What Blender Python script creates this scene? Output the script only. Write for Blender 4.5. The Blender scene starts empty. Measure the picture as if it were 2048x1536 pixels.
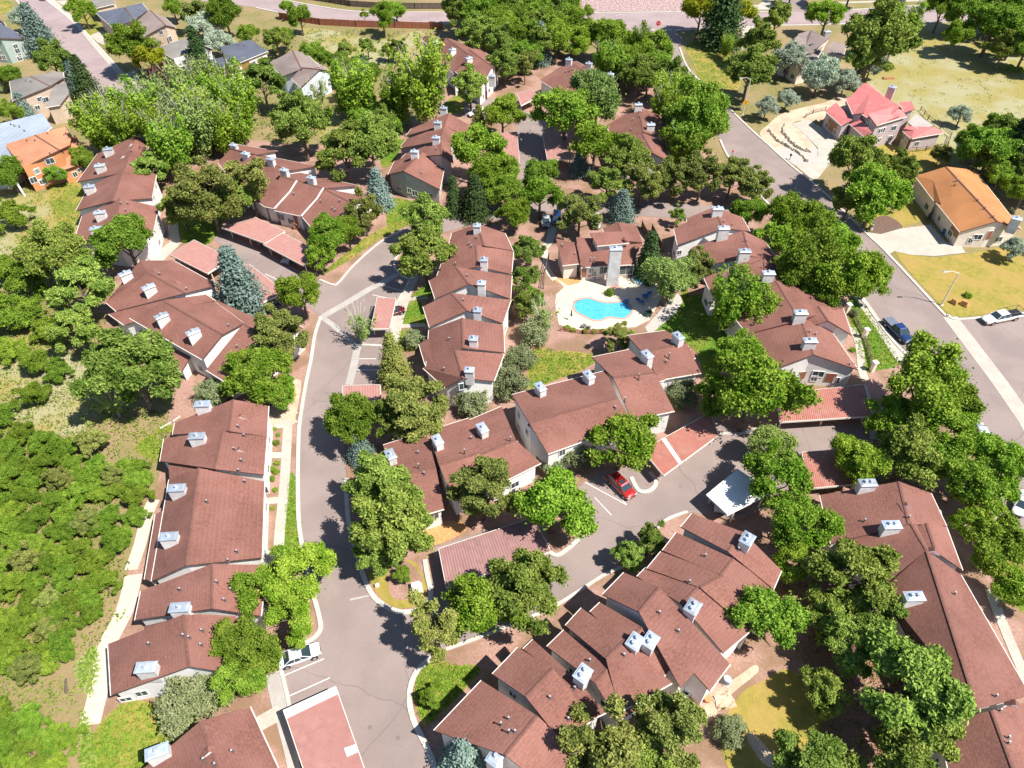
import bpy, bmesh, math, random
import numpy as np
from mathutils import Vector, Matrix
from mathutils.bvhtree import BVHTree
from mathutils.geometry import tessellate_polygon
SC=bpy.context.scene; COL=SC.collection
R=math.radians
# ---------- camera, sky, sun, exposure ----------
FPX=1420.0; TH=R(45.0); CH=80.0
cd=bpy.data.cameras.new("camera"); cam=bpy.data.objects.new("camera",cd); COL.objects.link(cam)
cd.sensor_width=36; cd.lens=FPX/2048*36; cd.clip_start=1; cd.clip_end=5000
cam.location=(0,0,CH); cam.rotation_euler=(R(90)-TH,0,0); SC.camera=cam
SUN=Vector((0.498,-0.254,0.829)).normalized()
w=bpy.data.worlds.new("World"); SC.world=w; w.use_nodes=True
nt=w.node_tree; nt.nodes.clear()
sky=nt.nodes.new("ShaderNodeTexSky"); sky.sky_type='NISHITA'; sky.sun_disc=False
sky.sun_elevation=math.asin(SUN.z); sky.sun_rotation=math.atan2(SUN.x,SUN.y); sky.altitude=1900
bg=nt.nodes.new("ShaderNodeBackground"); bg.inputs[1].default_value=0.095
wo=nt.nodes.new("ShaderNodeOutputWorld"); nt.links.new(sky.outputs[0],bg.inputs[0]); nt.links.new(bg.outputs[0],wo.inputs[0])
sl=bpy.data.lights.new("sun","SUN"); sl.energy=5.0; sl.angle=R(0.5); sl.color=(1,0.955,0.89)
so=bpy.data.objects.new("sun",sl); COL.objects.link(so); so.rotation_euler=SUN.to_track_quat('Z','Y').to_euler(); so.location=(60,-30,120)
SC.view_settings.view_transform='Standard'; SC.view_settings.look='None'; SC.view_settings.gamma=1
SC.view_settings.exposure=0.78
# ---------- pixel (of the 2048x1536 photo) -> world point on the plane z ----------
def G(px,py,z=0.0):
    u=px-1024; v=768-py
    d=Vector((u, FPX*math.cos(TH)+v*math.sin(TH), -FPX*math.sin(TH)+v*math.cos(TH)))
    t=(z-CH)/d.z
    return Vector((0,0,CH))+d*t
def depth(p): return p.y*math.cos(TH)-(p.z-CH)*math.sin(TH)
def ray(px,py):
    u=px-1024; v=768-py
    return Vector((u, FPX*math.cos(TH)+v*math.sin(TH), -FPX*math.sin(TH)+v*math.cos(TH))).normalized()
# ---------- materials ----------
def N(nt,t,**k):
    n=nt.nodes.new(t)
    for a,b in k.items(): setattr(n,a,b)
    return n
MATS={}
def noisemat(name,c1,c2,scale=2.0,rough=0.9,detail=6,c3=None,s3=0.15,f3=0.5,bump=0.0,bscale=None,metal=0.0,lo=.35,hi=.65,objrand=0.0,spec=0.3):
    m=bpy.data.materials.new(name); m.use_nodes=True; t=m.node_tree; b=t.nodes["Principled BSDF"]
    tc=N(t,"ShaderNodeTexCoord"); L=t.links.new
    n=N(t,"ShaderNodeTexNoise"); n.inputs["Scale"].default_value=scale; n.inputs["Detail"].default_value=detail; n.inputs["Roughness"].default_value=.65
    L(tc.outputs["Object"],n.inputs["Vector"])
    mr=N(t,"ShaderNodeMapRange"); mr.inputs[1].default_value=lo; mr.inputs[2].default_value=hi; L(n.outputs[0],mr.inputs[0])
    mx=N(t,"ShaderNodeMix",data_type='RGBA'); L(mr.outputs[0],mx.inputs[0]); mx.inputs[6].default_value=(*c1,1); mx.inputs[7].default_value=(*c2,1)
    out=mx.outputs[2]
    if c3:
        n2=N(t,"ShaderNodeTexNoise"); n2.inputs["Scale"].default_value=s3; n2.inputs["Detail"].default_value=4; L(tc.outputs["Object"],n2.inputs["Vector"])
        m2=N(t,"ShaderNodeMapRange"); m2.inputs[1].default_value=.42; m2.inputs[2].default_value=.6; m2.inputs[4].default_value=f3; L(n2.outputs[0],m2.inputs[0])
        mx2=N(t,"ShaderNodeMix",data_type='RGBA'); L(m2.outputs[0],mx2.inputs[0]); L(out,mx2.inputs[6]); mx2.inputs[7].default_value=(*c3,1); out=mx2.outputs[2]
    if objrand:
        oi=N(t,"ShaderNodeObjectInfo"); h=N(t,"ShaderNodeHueSaturation")
        a=N(t,"ShaderNodeMapRange"); a.inputs[3].default_value=1-objrand; a.inputs[4].default_value=1+objrand; L(oi.outputs["Random"],a.inputs[0]); L(a.outputs[0],h.inputs["Value"])
        L(out,h.inputs["Color"]); out=h.outputs[0]
    L(out,b.inputs["Base Color"]); b.inputs["Roughness"].default_value=rough; b.inputs["Metallic"].default_value=metal
    b.inputs["Specular IOR Level"].default_value=spec
    if bump:
        nb=N(t,"ShaderNodeTexNoise"); nb.inputs["Scale"].default_value=bscale or scale*2; nb.inputs["Detail"].default_value=3; L(tc.outputs["Object"],nb.inputs["Vector"])
        bp=N(t,"ShaderNodeBump"); bp.inputs["Strength"].default_value=bump; bp.inputs["Distance"].default_value=.1; L(nb.outputs[0],bp.inputs["Height"]); L(bp.outputs[0],b.inputs["Normal"])
    MATS[name]=m; return m
def leafmat(name,c1,c2,trans=.25,vary=.24,hue=.013):
    m=bpy.data.materials.new(name); m.use_nodes=True; t=m.node_tree; t.nodes.clear(); L=t.links.new
    tc=N(t,"ShaderNodeTexCoord"); n=N(t,"ShaderNodeTexNoise"); n.inputs["Scale"].default_value=2.6; n.inputs["Detail"].default_value=5; L(tc.outputs["Object"],n.inputs["Vector"])
    mr=N(t,"ShaderNodeMapRange"); mr.inputs[1].default_value=.36; mr.inputs[2].default_value=.64; L(n.outputs[0],mr.inputs[0])
    mx=N(t,"ShaderNodeMix",data_type='RGBA'); L(mr.outputs[0],mx.inputs[0]); mx.inputs[6].default_value=(*c1,1); mx.inputs[7].default_value=(*c2,1)
    oi=N(t,"ShaderNodeObjectInfo"); h=N(t,"ShaderNodeHueSaturation")
    a=N(t,"ShaderNodeMapRange"); a.inputs[3].default_value=1-vary; a.inputs[4].default_value=1+vary; L(oi.outputs["Random"],a.inputs[0]); L(a.outputs[0],h.inputs["Value"])
    wn=N(t,"ShaderNodeTexWhiteNoise",noise_dimensions='1D'); L(oi.outputs["Random"],wn.inputs["W"])
    a2=N(t,"ShaderNodeMapRange"); a2.inputs[3].default_value=.5-hue; a2.inputs[4].default_value=.5+hue; L(wn.outputs[0],a2.inputs[0]); L(a2.outputs[0],h.inputs["Hue"])
    n3=N(t,"ShaderNodeTexNoise"); n3.inputs["Scale"].default_value=26; n3.inputs["Detail"].default_value=2; L(tc.outputs["Object"],n3.inputs["Vector"])
    m3=N(t,"ShaderNodeMapRange"); m3.inputs[1].default_value=.35; m3.inputs[2].default_value=.65; m3.inputs[3].default_value=.62; m3.inputs[4].default_value=1.3; L(n3.outputs[0],m3.inputs[0])
    mm=N(t,"ShaderNodeMix",data_type='RGBA',blend_type='MULTIPLY'); mm.inputs[0].default_value=1; L(mx.outputs[2],mm.inputs[6]); L(m3.outputs[0],mm.inputs[7])
    L(mm.outputs[2],h.inputs["Color"])
    d=N(t,"ShaderNodeBsdfDiffuse"); tr=N(t,"ShaderNodeBsdfTranslucent"); L(h.outputs[0],d.inputs[0]); L(h.outputs[0],tr.inputs[0])
    ms=N(t,"ShaderNodeMixShader"); ms.inputs[0].default_value=trans; L(d.outputs[0],ms.inputs[1]); L(tr.outputs[0],ms.inputs[2])
    o=N(t,"ShaderNodeOutputMaterial"); L(ms.outputs[0],o.inputs[0]); MATS[name]=m; return m
def plain(name,c,rough=.6,metal=0,coat=0,trans=0,spec=.5):
    m=bpy.data.materials.new(name); m.use_nodes=True; b=m.node_tree.nodes["Principled BSDF"]; t=m.node_tree
    tc=N(t,"ShaderNodeTexCoord"); n=N(t,"ShaderNodeTexNoise"); n.inputs["Scale"].default_value=1.7; n.inputs["Detail"].default_value=5; t.links.new(tc.outputs["Object"],n.inputs["Vector"])
    mx=N(t,"ShaderNodeMix",data_type='RGBA'); t.links.new(n.outputs[0],mx.inputs[0]); mx.inputs[6].default_value=(*[x*.86 for x in c],1); mx.inputs[7].default_value=(*[min(1,x*1.1) for x in c],1)
    t.links.new(mx.outputs[2],b.inputs["Base Color"]); b.inputs["Roughness"].default_value=rough; b.inputs["Metallic"].default_value=metal
    b.inputs["Coat Weight"].default_value=coat; b.inputs["Specular IOR Level"].default_value=spec
    MATS[name]=m; return m
# ground stuffs
noisemat("dry_ground",(.27,.205,.085),(.13,.15,.04),1.3,c3=(.30,.21,.115),s3=.09,f3=.75,bump=.8,bscale=4)
noisemat("dry_meadow",(.35,.27,.085),(.22,.205,.06),1.9,c3=(.33,.31,.18),s3=.09,f3=.8,bump=.8,bscale=5)
noisemat("lawn",(.05,.13,.010),(.13,.225,.018),1.1,c3=(.26,.22,.04),s3=.3,f3=.5,bump=.8,bscale=7)
noisemat("mixed_lawn",(.10,.17,.015),(.25,.22,.04),.8,c3=(.36,.25,.07),s3=.22,f3=.75,bump=.8,bscale=7)
noisemat("dry_lawn",(.34,.26,.055),(.20,.19,.03),.9,c3=(.36,.24,.07),s3=.2,f3=.7,bump=.8,bscale=7)
noisemat("pink_gravel",(.30,.165,.125),(.42,.265,.21),3,c3=(.22,.135,.075),s3=.22,f3=.8,bump=.8,bscale=8)
noisemat("grey_gravel",(.36,.33,.29),(.48,.44,.40),5,bump=.6,bscale=9)
noisemat("tan_gravel",(.50,.36,.24),(.62,.50,.38),4,c3=(.40,.25,.17),s3=.3,f3=.5,bump=.7,bscale=7)
noisemat("mulch",(.10,.065,.05),(.19,.12,.085),3,bump=.6)
noisemat("orange_mulch",(.42,.20,.07),(.55,.33,.14),3,bump=.5)
noisemat("rubble",(.20,.13,.12),(.50,.36,.34),1.6,bump=1,bscale=2.5,lo=.42,hi=.58)
def asphalt(name,c1,c2):
    m=noisemat(name,c1,c2,7,rough=.92,c3=tuple(x*.86 for x in c1),s3=.13,f3=.6,bump=.25,bscale=25,lo=.3,hi=.7)
    t=m.node_tree; b=t.nodes["Principled BSDF"]; L=t.links.new; src=b.inputs["Base Color"].links[0].from_socket
    tc=[n for n in t.nodes if n.type=='TEX_COORD'][0]
    nz=N(t,"ShaderNodeTexNoise"); nz.inputs["Scale"].default_value=.35; L(tc.outputs["Object"],nz.inputs["Vector"])
    va=N(t,"ShaderNodeMix",data_type='VECTOR'); va.inputs[0].default_value=.55; L(tc.outputs["Object"],va.inputs[4]); L(nz.outputs["Color"],va.inputs[5])
    vo=N(t,"ShaderNodeTexVoronoi",feature='DISTANCE_TO_EDGE'); vo.inputs["Scale"].default_value=.11; L(va.outputs[1],vo.inputs["Vector"])
    mr=N(t,"ShaderNodeMapRange"); mr.inputs[1].default_value=0; mr.inputs[2].default_value=.0035; mr.inputs[3].default_value=.72; mr.inputs[4].default_value=1; L(vo.outputs[0],mr.inputs[0])
    # scattered oil spots
    v2=N(t,"ShaderNodeTexVoronoi"); v2.inputs["Scale"].default_value=.28; v2.inputs["Randomness"].default_value=1; L(tc.outputs["Object"],v2.inputs["Vector"])
    m3=N(t,"ShaderNodeMapRange"); m3.inputs[1].default_value=.03; m3.inputs[2].default_value=.09; m3.inputs[3].default_value=.72; m3.inputs[4].default_value=1; L(v2.outputs[0],m3.inputs[0])
    mu=N(t,"ShaderNodeMath",operation='MULTIPLY'); L(mr.outputs[0],mu.inputs[0]); L(m3.outputs[0],mu.inputs[1])
    mm=N(t,"ShaderNodeMix",data_type='RGBA',blend_type='MULTIPLY'); mm.inputs[0].default_value=1; L(src,mm.inputs[6]); L(mu.outputs[0],mm.inputs[7]); L(mm.outputs[2],b.inputs["Base Color"])
asphalt("asphalt",(.25,.195,.175),(.31,.245,.222))
asphalt("pink_asphalt",(.31,.235,.23),(.36,.28,.27))
noisemat("concrete",(.40,.36,.30),(.49,.45,.385),3,c3=(.36,.32,.265),s3=.4,f3=.5,bump=.1)
noisemat("pan_concrete",(.36,.33,.30),(.43,.395,.36),3,c3=(.32,.29,.26),s3=.4,f3=.5)
noisemat("pool_deck",(.55,.455,.35),(.65,.56,.44),2,c3=(.50,.42,.33),s3=.35,f3=.6)
noisemat("brick_paving",(.45,.22,.16),(.55,.31,.24),4)
noisemat("road_paint",(.62,.60,.56),(.78,.76,.72),4)
noisemat("kerb_concrete",(.42,.39,.34),(.55,.51,.45),1.5)
# buildings
def shingle(name,c1,c2,c3,scale=3.2):
    m=noisemat(name,c1,c2,scale,rough=.95,detail=8,c3=c3,s3=.35,f3=.6,bump=.35,bscale=5,lo=.25,hi=.75,objrand=.07)
    t=m.node_tree; b=t.nodes["Principled BSDF"]; L=t.links.new; src=b.inputs["Base Color"].links[0].from_socket
    tc=[n for n in t.nodes if n.type=='TEX_COORD'][0]   # courses: thin darker lines every so often up the slope
    sx=N(t,"ShaderNodeSeparateXYZ"); L(tc.outputs["Object"],sx.inputs[0])
    mu=N(t,"ShaderNodeMath",operation='MULTIPLY'); mu.inputs[1].default_value=7.5; L(sx.outputs[2],mu.inputs[0])
    fr=N(t,"ShaderNodeMath",operation='FRACT'); L(mu.outputs[0],fr.inputs[0])
    mr=N(t,"ShaderNodeMapRange"); mr.inputs[1].default_value=0; mr.inputs[2].default_value=.35; mr.inputs[3].default_value=.84; mr.inputs[4].default_value=1; L(fr.outputs[0],mr.inputs[0])
    nz=N(t,"ShaderNodeTexNoise"); nz.inputs["Scale"].default_value=.16; nz.inputs["Detail"].default_value=3; L(tc.outputs["Object"],nz.inputs["Vector"])
    m2=N(t,"ShaderNodeMapRange"); m2.inputs[1].default_value=.35; m2.inputs[2].default_value=.65; m2.inputs[3].default_value=.86; m2.inputs[4].default_value=1.12; L(nz.outputs[0],m2.inputs[0])
    m4=N(t,"ShaderNodeMath",operation='MULTIPLY'); L(mr.outputs[0],m4.inputs[0]); L(m2.outputs[0],m4.inputs[1])
    mm=N(t,"ShaderNodeMix",data_type='RGBA',blend_type='MULTIPLY'); mm.inputs[0].default_value=1; L(src,mm.inputs[6]); L(m4.outputs[0],mm.inputs[7]); L(mm.outputs[2],b.inputs["Base Color"])
    return m
shingle("brown_shingle",(.14,.060,.046),(.285,.130,.098),(.23,.108,.085))
shingle("orange_shingle",(.42,.17,.085),(.56,.26,.15),(.48,.22,.13))
shingle("amber_shingle",(.36,.15,.055),(.46,.21,.085),(.42,.18,.07))
shingle("slate_shingle",(.07,.08,.11),(.12,.135,.17),(.10,.105,.13))
shingle("blue_shingle",(.21,.25,.30),(.31,.35,.40),(.25,.29,.34))
shingle("grey_shingle",(.17,.155,.14),(.27,.245,.22),(.22,.20,.185))
shingle("taupe_shingle",(.19,.145,.13),(.28,.22,.195),(.23,.185,.165))
noisemat("white_stucco",(.74,.71,.68),(.82,.79,.76),1.2,c3=(.66,.62,.57),s3=.4,f3=.35)
noisemat("grey_stucco",(.37,.345,.32),(.47,.44,.41),1.2)
noisemat("tan_siding",(.50,.385,.29),(.58,.455,.35),1.2)
noisemat("orange_siding",(.52,.22,.09),(.60,.27,.12),.9)
noisemat("sage_siding",(.30,.37,.32),(.36,.43,.38),1)
noisemat("pale_blue_siding",(.58,.65,.70),(.66,.72,.77),1)
noisemat("mauve_stucco",(.44,.36,.36),(.52,.43,.42),1)
noisemat("cream_stucco",(.70,.60,.50),(.78,.68,.58),1)
noisemat("ridge_brown",(.13,.06,.045),(.19,.09,.07),3)
noisemat("fascia_brown",(.10,.05,.04),(.15,.08,.06),2)
noisemat("gutter_cream",(.68,.62,.54),(.76,.70,.62),2)
noisemat("chimney_white",(.62,.60,.58),(.78,.76,.74),1.3,c3=(.55,.51,.46),s3=.8,f3=.5,objrand=.10)
m=noisemat("cap_metal",(.44,.54,.66),(.62,.72,.82),1.5,rough=.38,metal=.5,c3=(.50,.46,.42),s3=.7,f3=.45,objrand=.18)
plain("flue_metal",(.75,.78,.8),.3,.6)
plain("vent_dark",(.10,.08,.075),.7)
plain("window_glass",(.05,.07,.085),.08,0,spec=.8)
plain("window_frame",(.78,.76,.72),.5)
plain("door_paint",(.30,.10,.06),.6)
plain("garage_brown",(.30,.14,.06),.6)
plain("solar_glass",(.02,.03,.07),.15)
noisemat("deck_wood",(.30,.14,.07),(.42,.22,.11),3)
noisemat("fence_red",(.26,.08,.05),(.35,.13,.08),2)
noisemat("fence_dark",(.10,.075,.06),(.17,.13,.10),2)
noisemat("stone_wall",(.35,.29,.21),(.62,.55,.44),2.5,bump=1,bscale=3)
def ribmat(name,c1,c2,c3):
    return noisemat(name,c1,c2,.8,rough=.55,c3=c3,s3=.35,f3=.6)
ribmat("red_metal",(.33,.14,.105),(.41,.195,.15),(.38,.125,.095))
ribmat("pink_metal",(.35,.175,.15),(.42,.225,.19),(.38,.185,.16))
ribmat("mauve_metal",(.25,.135,.128),(.33,.19,.175),(.29,.155,.145))
ribmat("white_metal",(.74,.74,.72),(.84,.84,.82),(.70,.72,.70))
ribmat("red_tile",(.46,.14,.13),(.56,.20,.185),(.50,.16,.15))
# trees
noisemat("bark",(.10,.075,.055),(.19,.15,.115),4)
noisemat("pale_bark",(.42,.38,.31),(.55,.50,.42),4)
leafmat("leaf_bright",(.15,.275,.022),(.32,.445,.06),.3)
leafmat("leaf_mid",(.125,.235,.024),(.27,.39,.055),.28)
leafmat("leaf_light",(.19,.275,.065),(.33,.42,.13),.3)
leafmat("leaf_oak",(.12,.215,.022),(.27,.385,.05),.25)
leafmat("needle_pine",(.14,.215,.035),(.30,.385,.08),.15)
leafmat("needle_olive",(.155,.20,.045),(.31,.34,.09),.15)
leafmat("needle_yellow",(.21,.25,.055),(.35,.37,.10),.15)
leafmat("needle_blue",(.13,.20,.16),(.25,.33,.28),.12)
leafmat("needle_dark",(.045,.085,.03),(.085,.13,.045),.12)
leafmat("leaf_silver",(.32,.39,.27),(.50,.56,.43),.2)
leafmat("needle_juniper",(.18,.22,.09),(.30,.335,.17),.12)
leafmat("leaf_purple",(.055,.025,.02),(.10,.045,.03),.15)
leafmat("leaf_gold",(.30,.33,.02),(.42,.40,.04),.3)
leafmat("leaf_dead",(.30,.16,.06),(.38,.24,.11),.15)
# ---------- object helpers ----------
ORG={}
def props(o,label=None,cat=None,group=None,kind=None):
    if label: o["label"]=label
    if cat: o["category"]=cat
    if group: o["group"]=group
    if kind: o["kind"]=kind
    return o
def root(name,loc,label,cat,group=None):
    o=bpy.data.objects.new(name,None); COL.objects.link(o); o.location=loc; o.empty_display_size=.5
    ORG[o]=Vector(loc); return props(o,label,cat,group)
def mk(name,vs,fs,mats,parent=None,fm=None,smooth=False,origin=None):
    if isinstance(mats,str): mats=[mats]
    me=bpy.data.meshes.new(name)
    og=ORG[parent] if parent is not None else (Vector(origin) if origin is not None else Vector((0,0,0)))
    me.from_pydata([tuple(Vector(v)-og) for v in vs],[],[tuple(f) for f in fs])
    for m in mats: me.materials.append(MATS[m])
    if fm: me.polygons.foreach_set("material_index",fm)
    if smooth: me.polygons.foreach_set("use_smooth",[True]*len(me.polygons))
    me.validate(); me.update()
    o=bpy.data.objects.new(name,me); COL.objects.link(o)
    if parent is not None: o.parent=parent
    else: o.location=og
    ORG[o]=og
    return o
class MB:
    def __init__(s): s.v=[]; s.f=[]; s.m=[]
    def add(s,vs,fs,m=0):
        b=len(s.v); s.v+= [Vector(v) for v in vs]; s.f+=[tuple(i+b for i in f) for f in fs]; s.m+=[m]*len(fs); return s
    def box(s,c,sx,sy,sz,ang=0,m=0,taper=1.0):
        """c = centre of the bottom face"""
        c=Vector(c); ca,sa=math.cos(ang),math.sin(ang); vs=[]
        for k,z in ((1,0),(taper,sz)):
            for a,b in ((-1,-1),(1,-1),(1,1),(-1,1)):
                x=a*sx/2*k; y=b*sy/2*k; vs.append(c+Vector((x*ca-y*sa,x*sa+y*ca,z)))
        return s.add(vs,[(3,2,1,0),(4,5,6,7),(0,1,5,4),(1,2,6,5),(2,3,7,6),(3,0,4,7)],m)
    def tube(s,p,q,r1,r2,n=6,m=0,cap=True):
        p=Vector(p);q=Vector(q); d=(q-p); 
        if d.length<1e-6: return s
        d.normalize(); a=d.orthogonal().normalized(); b=d.cross(a); vs=[]
        for c,r in ((p,r1),(q,r2)):
            for i in range(n):
                t=2*math.pi*i/n; vs.append(c+a*(r*math.cos(t))+b*(r*math.sin(t)))
        fs=[(i,(i+1)%n,n+(i+1)%n,n+i) for i in range(n)]
        if cap: fs+=[tuple(range(n-1,-1,-1)),tuple(range(n,2*n))]
        return s.add(vs,fs,m)
    def prism(s,poly,z0,z1,m=0):
        n=len(poly); vs=[Vector((p[0],p[1],z0)) for p in poly]+[Vector((p[0],p[1],z1)) for p in poly]
        tri=tessellate_polygon([[Vector((p[0],p[1],0)) for p in poly]])
        fs=[(i,(i+1)%n,n+(i+1)%n,n+i) for i in range(n)]
        fs+=[tuple(n+i for i in t) for t in tri]
        return s.add(vs,fs,m)
    def build(s,name,mats,parent=None,origin=None,smooth=False):
        return mk(name,s.v,s.f,mats,parent,s.m,smooth,origin)
def smoothline(pts,closed=False,n=5):
    P=[Vector((a[0],a[1])) for a in pts]; out=[]; L=len(P)
    for i in range(L if closed else L-1):
        p0=P[(i-1)%L] if closed or i>0 else P[i]; p1=P[i]; p2=P[(i+1)%L]; p3=P[(i+2)%L] if closed or i<L-2 else p2
        for k in range(n):
            t=k/n; out.append(.5*((2*p1)+(-p0+p2)*t+(2*p0-5*p1+4*p2-p3)*t*t+(-p0+3*p1-3*p2+p3)*t**3))
    if not closed: out.append(P[-1])
    return [(a.x,a.y) for a in out]
ZC=[0]
def zstep():
    ZC[0]+=1; return (ZC[0]%40)*.0011
def sheet(name,px,z,mat,smooth=False,kind='structure',label=None,cat=None):
    z+=zstep()*.25
    if smooth: px=smoothline(px,True)
    pts=[G(a,b,0) for a,b in px]
    for p in pts: p.z=z
    tri=tessellate_polygon([[Vector((p.x,p.y,0)) for p in pts]])
    vs=[tuple(p) for p in pts]
    fs=[]
    for t in tri:
        a,b,c=[pts[i] for i in t]
        fs.append(t if (b-a).cross(c-a).z>0 else (t[0],t[2],t[1]))
    o=mk(name,vs,fs,mat); 
    return props(o,label,cat,kind=kind)
def strip_pts(pts,w,side=0):
    """offset polyline (world 2-D); side 0 centred, +1 left, -1 right"""
    n=len(pts); A=[];B=[]
    for i,p in enumerate(pts):
        a=pts[max(0,i-1)]; b=pts[min(n-1,i+1)]; t=Vector((b.x-a.x,b.y-a.y,0)); 
        if t.length<1e-6: t=Vector((1,0,0))
        t.normalize(); nr=Vector((-t.y,t.x,0))
        lo,hi={0:(-w/2,w/2),1:(0,w),-1:(-w,0)}[side]
        A.append(p+nr*hi); B.append(p+nr*lo)
    return A,B
def strip(name,px,w,z0,z1,mat,smooth=False,side=0,kind='structure',parent=None,label=None,cat=None):
    if smooth: px=smoothline(px)
    z1+=zstep()*.5
    A,B=strip_pts([G(a,b) for a,b in px],w,side); n=len(A); vs=[];fs=[]
    for z in (z0,z1):
        vs+=[Vector((a.x,a.y,z)) for a in A]+[Vector((b.x,b.y,z)) for b in B]
    for i in range(n-1):
        fs+=[(2*n+i,3*n+i,3*n+i+1,2*n+i+1),(i,2*n+i,2*n+i+1,i+1),(n+i+1,3*n+i+1,3*n+i,n+i)]
    fs+=[(0,n,3*n,2*n),(n-1,3*n-1,4*n-1,2*n-1)][:1]+[(n-1,2*n-1,4*n-1,3*n-1)]
    o=mk(name,vs,fs,mat,parent); return props(o,label,cat,kind=None if parent else kind)
def kerb(px,smooth=True,w=.42,h=.13): return strip("kerb",px,w,0,h+.03,"kerb_concrete",smooth)
# =================== THE SETTING ===================
def flat(name,x0,y0,x1,y1,z,mat):
    o=mk(name,[(x0,y0,z),(x1,y0,z),(x1,y1,z),(x0,y1,z)],[(0,1,2,3)],mat); return props(o,kind='structure')
flat("ground",-2500,-600,2500,3500,0,"dry_ground")
sheet("gravel_ground",[(205,640),(150,500),(190,290),(270,255),(440,275),(560,285),(780,300),(860,200),(880,80),(960,85),(1110,110),(1240,110),(1340,210),(1450,330),(1700,590),(1810,720),(1900,800),(1960,900),(2048,1120),(2300,1600),(900,1700),(560,1700),(320,1640),(180,1450),(200,1300),(255,1150),(310,1000),(330,880),(350,760),(230,690)],.012,"pink_gravel")
sheet("meadow",[(1745,10),(1990,40),(2200,80),(2300,330),(2048,400),(1900,330),(1880,290),(1770,260),(1700,180),(1730,120)],.014,"dry_meadow",True)
sheet("meadow",[(0,395),(60,385),(150,400),(150,490),(60,500),(-40,520),(-60,440)],.012,"dry_meadow",True)
sheet("meadow",[(20,690),(60,660),(170,730),(180,800),(160,870),(80,860),(0,850),(-40,760)],.012,"dry_meadow",True)
sheet("meadow",[(590,60),(660,60),(760,80),(840,62),(850,100),(800,130),(700,120),(640,95)],.012,"dry_meadow",True)
sheet("meadow",[(640,240),(720,245),(760,275),(650,280)],.02,"dry_meadow",True)
LAWNS=[]
for pts,mt in (
 ([(100,372),(140,352),(172,395),(150,450),(148,480),(110,440)],"mixed_lawn"),
 ([(349,384),(352,378),(420,378),(470,400),(448,440),(420,487),(372,487),(360,470),(350,420)],"lawn"),
 ([(776,398),(815,400),(850,415),(830,440),(808,455),(778,462),(772,420)],"lawn"),
 ([(770,285),(812,280),(800,300),(782,330),(762,330)],"lawn"),
 ([(578,958),(592,958),(596,1000),(601,1080),(600,1108),(569,1118)],"lawn"),
 ([(841,576),(866,569),(860,594),(828,602),(822,596)],"lawn"),
 ([(818,606),(840,604),(855,648),(803,648),(806,625)],"lawn"),
 ([(797,660),(838,658),(838,700),(790,705)],"mixed_lawn"),
 ([(1300,672),(1350,628),(1370,600),(1410,590),(1450,640),(1490,690),(1480,730),(1410,745),(1390,700),(1330,670)],"lawn"),
 ([(1360,590),(1372,575),(1384,600),(1368,610)],"mixed_lawn"),
 ([(1068,700),(1100,698),(1200,712),(1185,728),(1160,742),(1080,772),(1052,775)],"mixed_lawn"),
 ([(1695,612),(1716,600),(1765,660),(1800,725),(1750,742),(1730,742),(1712,690)],"lawn"),
 ([(240,1410),(300,1405),(350,1440),(400,1430),(330,1500),(290,1540),(200,1560),(180,1480)],"mixed_lawn"),
 ([(182,1395),(160,1370),(150,1330),(190,1290),(200,1310),(195,1350)],"dry_meadow"),
 ([(160,1420),(180,1440),(200,1560),(160,1560)],"dry_meadow"),
 ([(838,1345),(870,1320),(905,1330),(960,1340),(860,1448),(838,1430),(828,1390)],"mixed_lawn"),
 ([(1370,90),(1400,80),(1450,90),(1480,140),(1475,180),(1435,175),(1400,160),(1388,130)],"mixed_lawn"),
 ([(1440,1470),(1480,1390),(1530,1360),(1580,1340),(1640,1400),(1620,1560),(1480,1560)],"dry_lawn"),
 ([(1790,505),(1860,515),(1940,507),(2048,490),(2200,500),(2200,600),(2048,618),(1925,634),(1898,628),(1880,610)],"dry_lawn"),
 ([(1730,425),(1800,400),(1850,415),(1845,440),(1800,455),(1765,462),(1735,462)],"dry_lawn"),
 ([(1750,290),(1830,300),(1890,295),(1900,330),(1830,345),(1780,345)],"dry_lawn"),
 ([(400,860),(330,850),(310,870),(345,905),(320,925),(270,900),(300,870)],"mixed_lawn"),
 ([(1960,1010),(2020,1060),(2048,1130),(2100,1250),(2000,1180)],"mixed_lawn"),
 ([(745,1170),(765,1200),(795,1216),(835,1212),(852,1195),(850,1160),(820,1120),(740,1140)],"dry_lawn"),
 ([(640,552),(700,520),(760,478),(810,452),(800,440),(740,470),(700,500)],"mixed_lawn"),
 ([(800,535),(812,552),(830,552),(850,520),(820,500),(800,515)],"lawn"),
 ([(160,40),(180,30),(210,60),(180,80)],"mixed_lawn"),([(0,0),(25,5),(22,25),(0,30)],"mixed_lawn"),
 ([(880,215),(930,180),(950,195),(925,225),(900,225)],"mixed_lawn"),
 ([(870,265),(1000,60),(1040,80),(1000,120)],"mixed_lawn")):
    sheet("lawn",pts,.028,mt,len(pts)>4); LAWNS.append((pts,mt)) if mt!="dry_lawn" else None
sheet("gravel_bed",[(775,1150),(800,1120),(835,1140),(846,1175),(835,1195),(800,1200),(782,1190)],.036,"pink_gravel",True)
sheet("rock_bed",[(1160,-30),(1385,-30),(1385,22),(1165,24)],.03,"rubble")
sheet("gravel_bed",[(1536,250),(1570,225),(1650,205),(1690,190),(1700,240),(1620,242),(1583,248),(1560,300),(1520,270)],.03,"tan_gravel",True)
sheet("gravel_bed",[(1530,288),(1545,245),(1583,246),(1612,270),(1636,300),(1634,318),(1620,330),(1590,331)],.034,"grey_gravel")
sheet("gravel_bed",[(1567,252),(1575,247),(1600,260),(1625,290),(1622,303),(1600,300),(1575,278)],.04,"tan_gravel",True)
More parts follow.
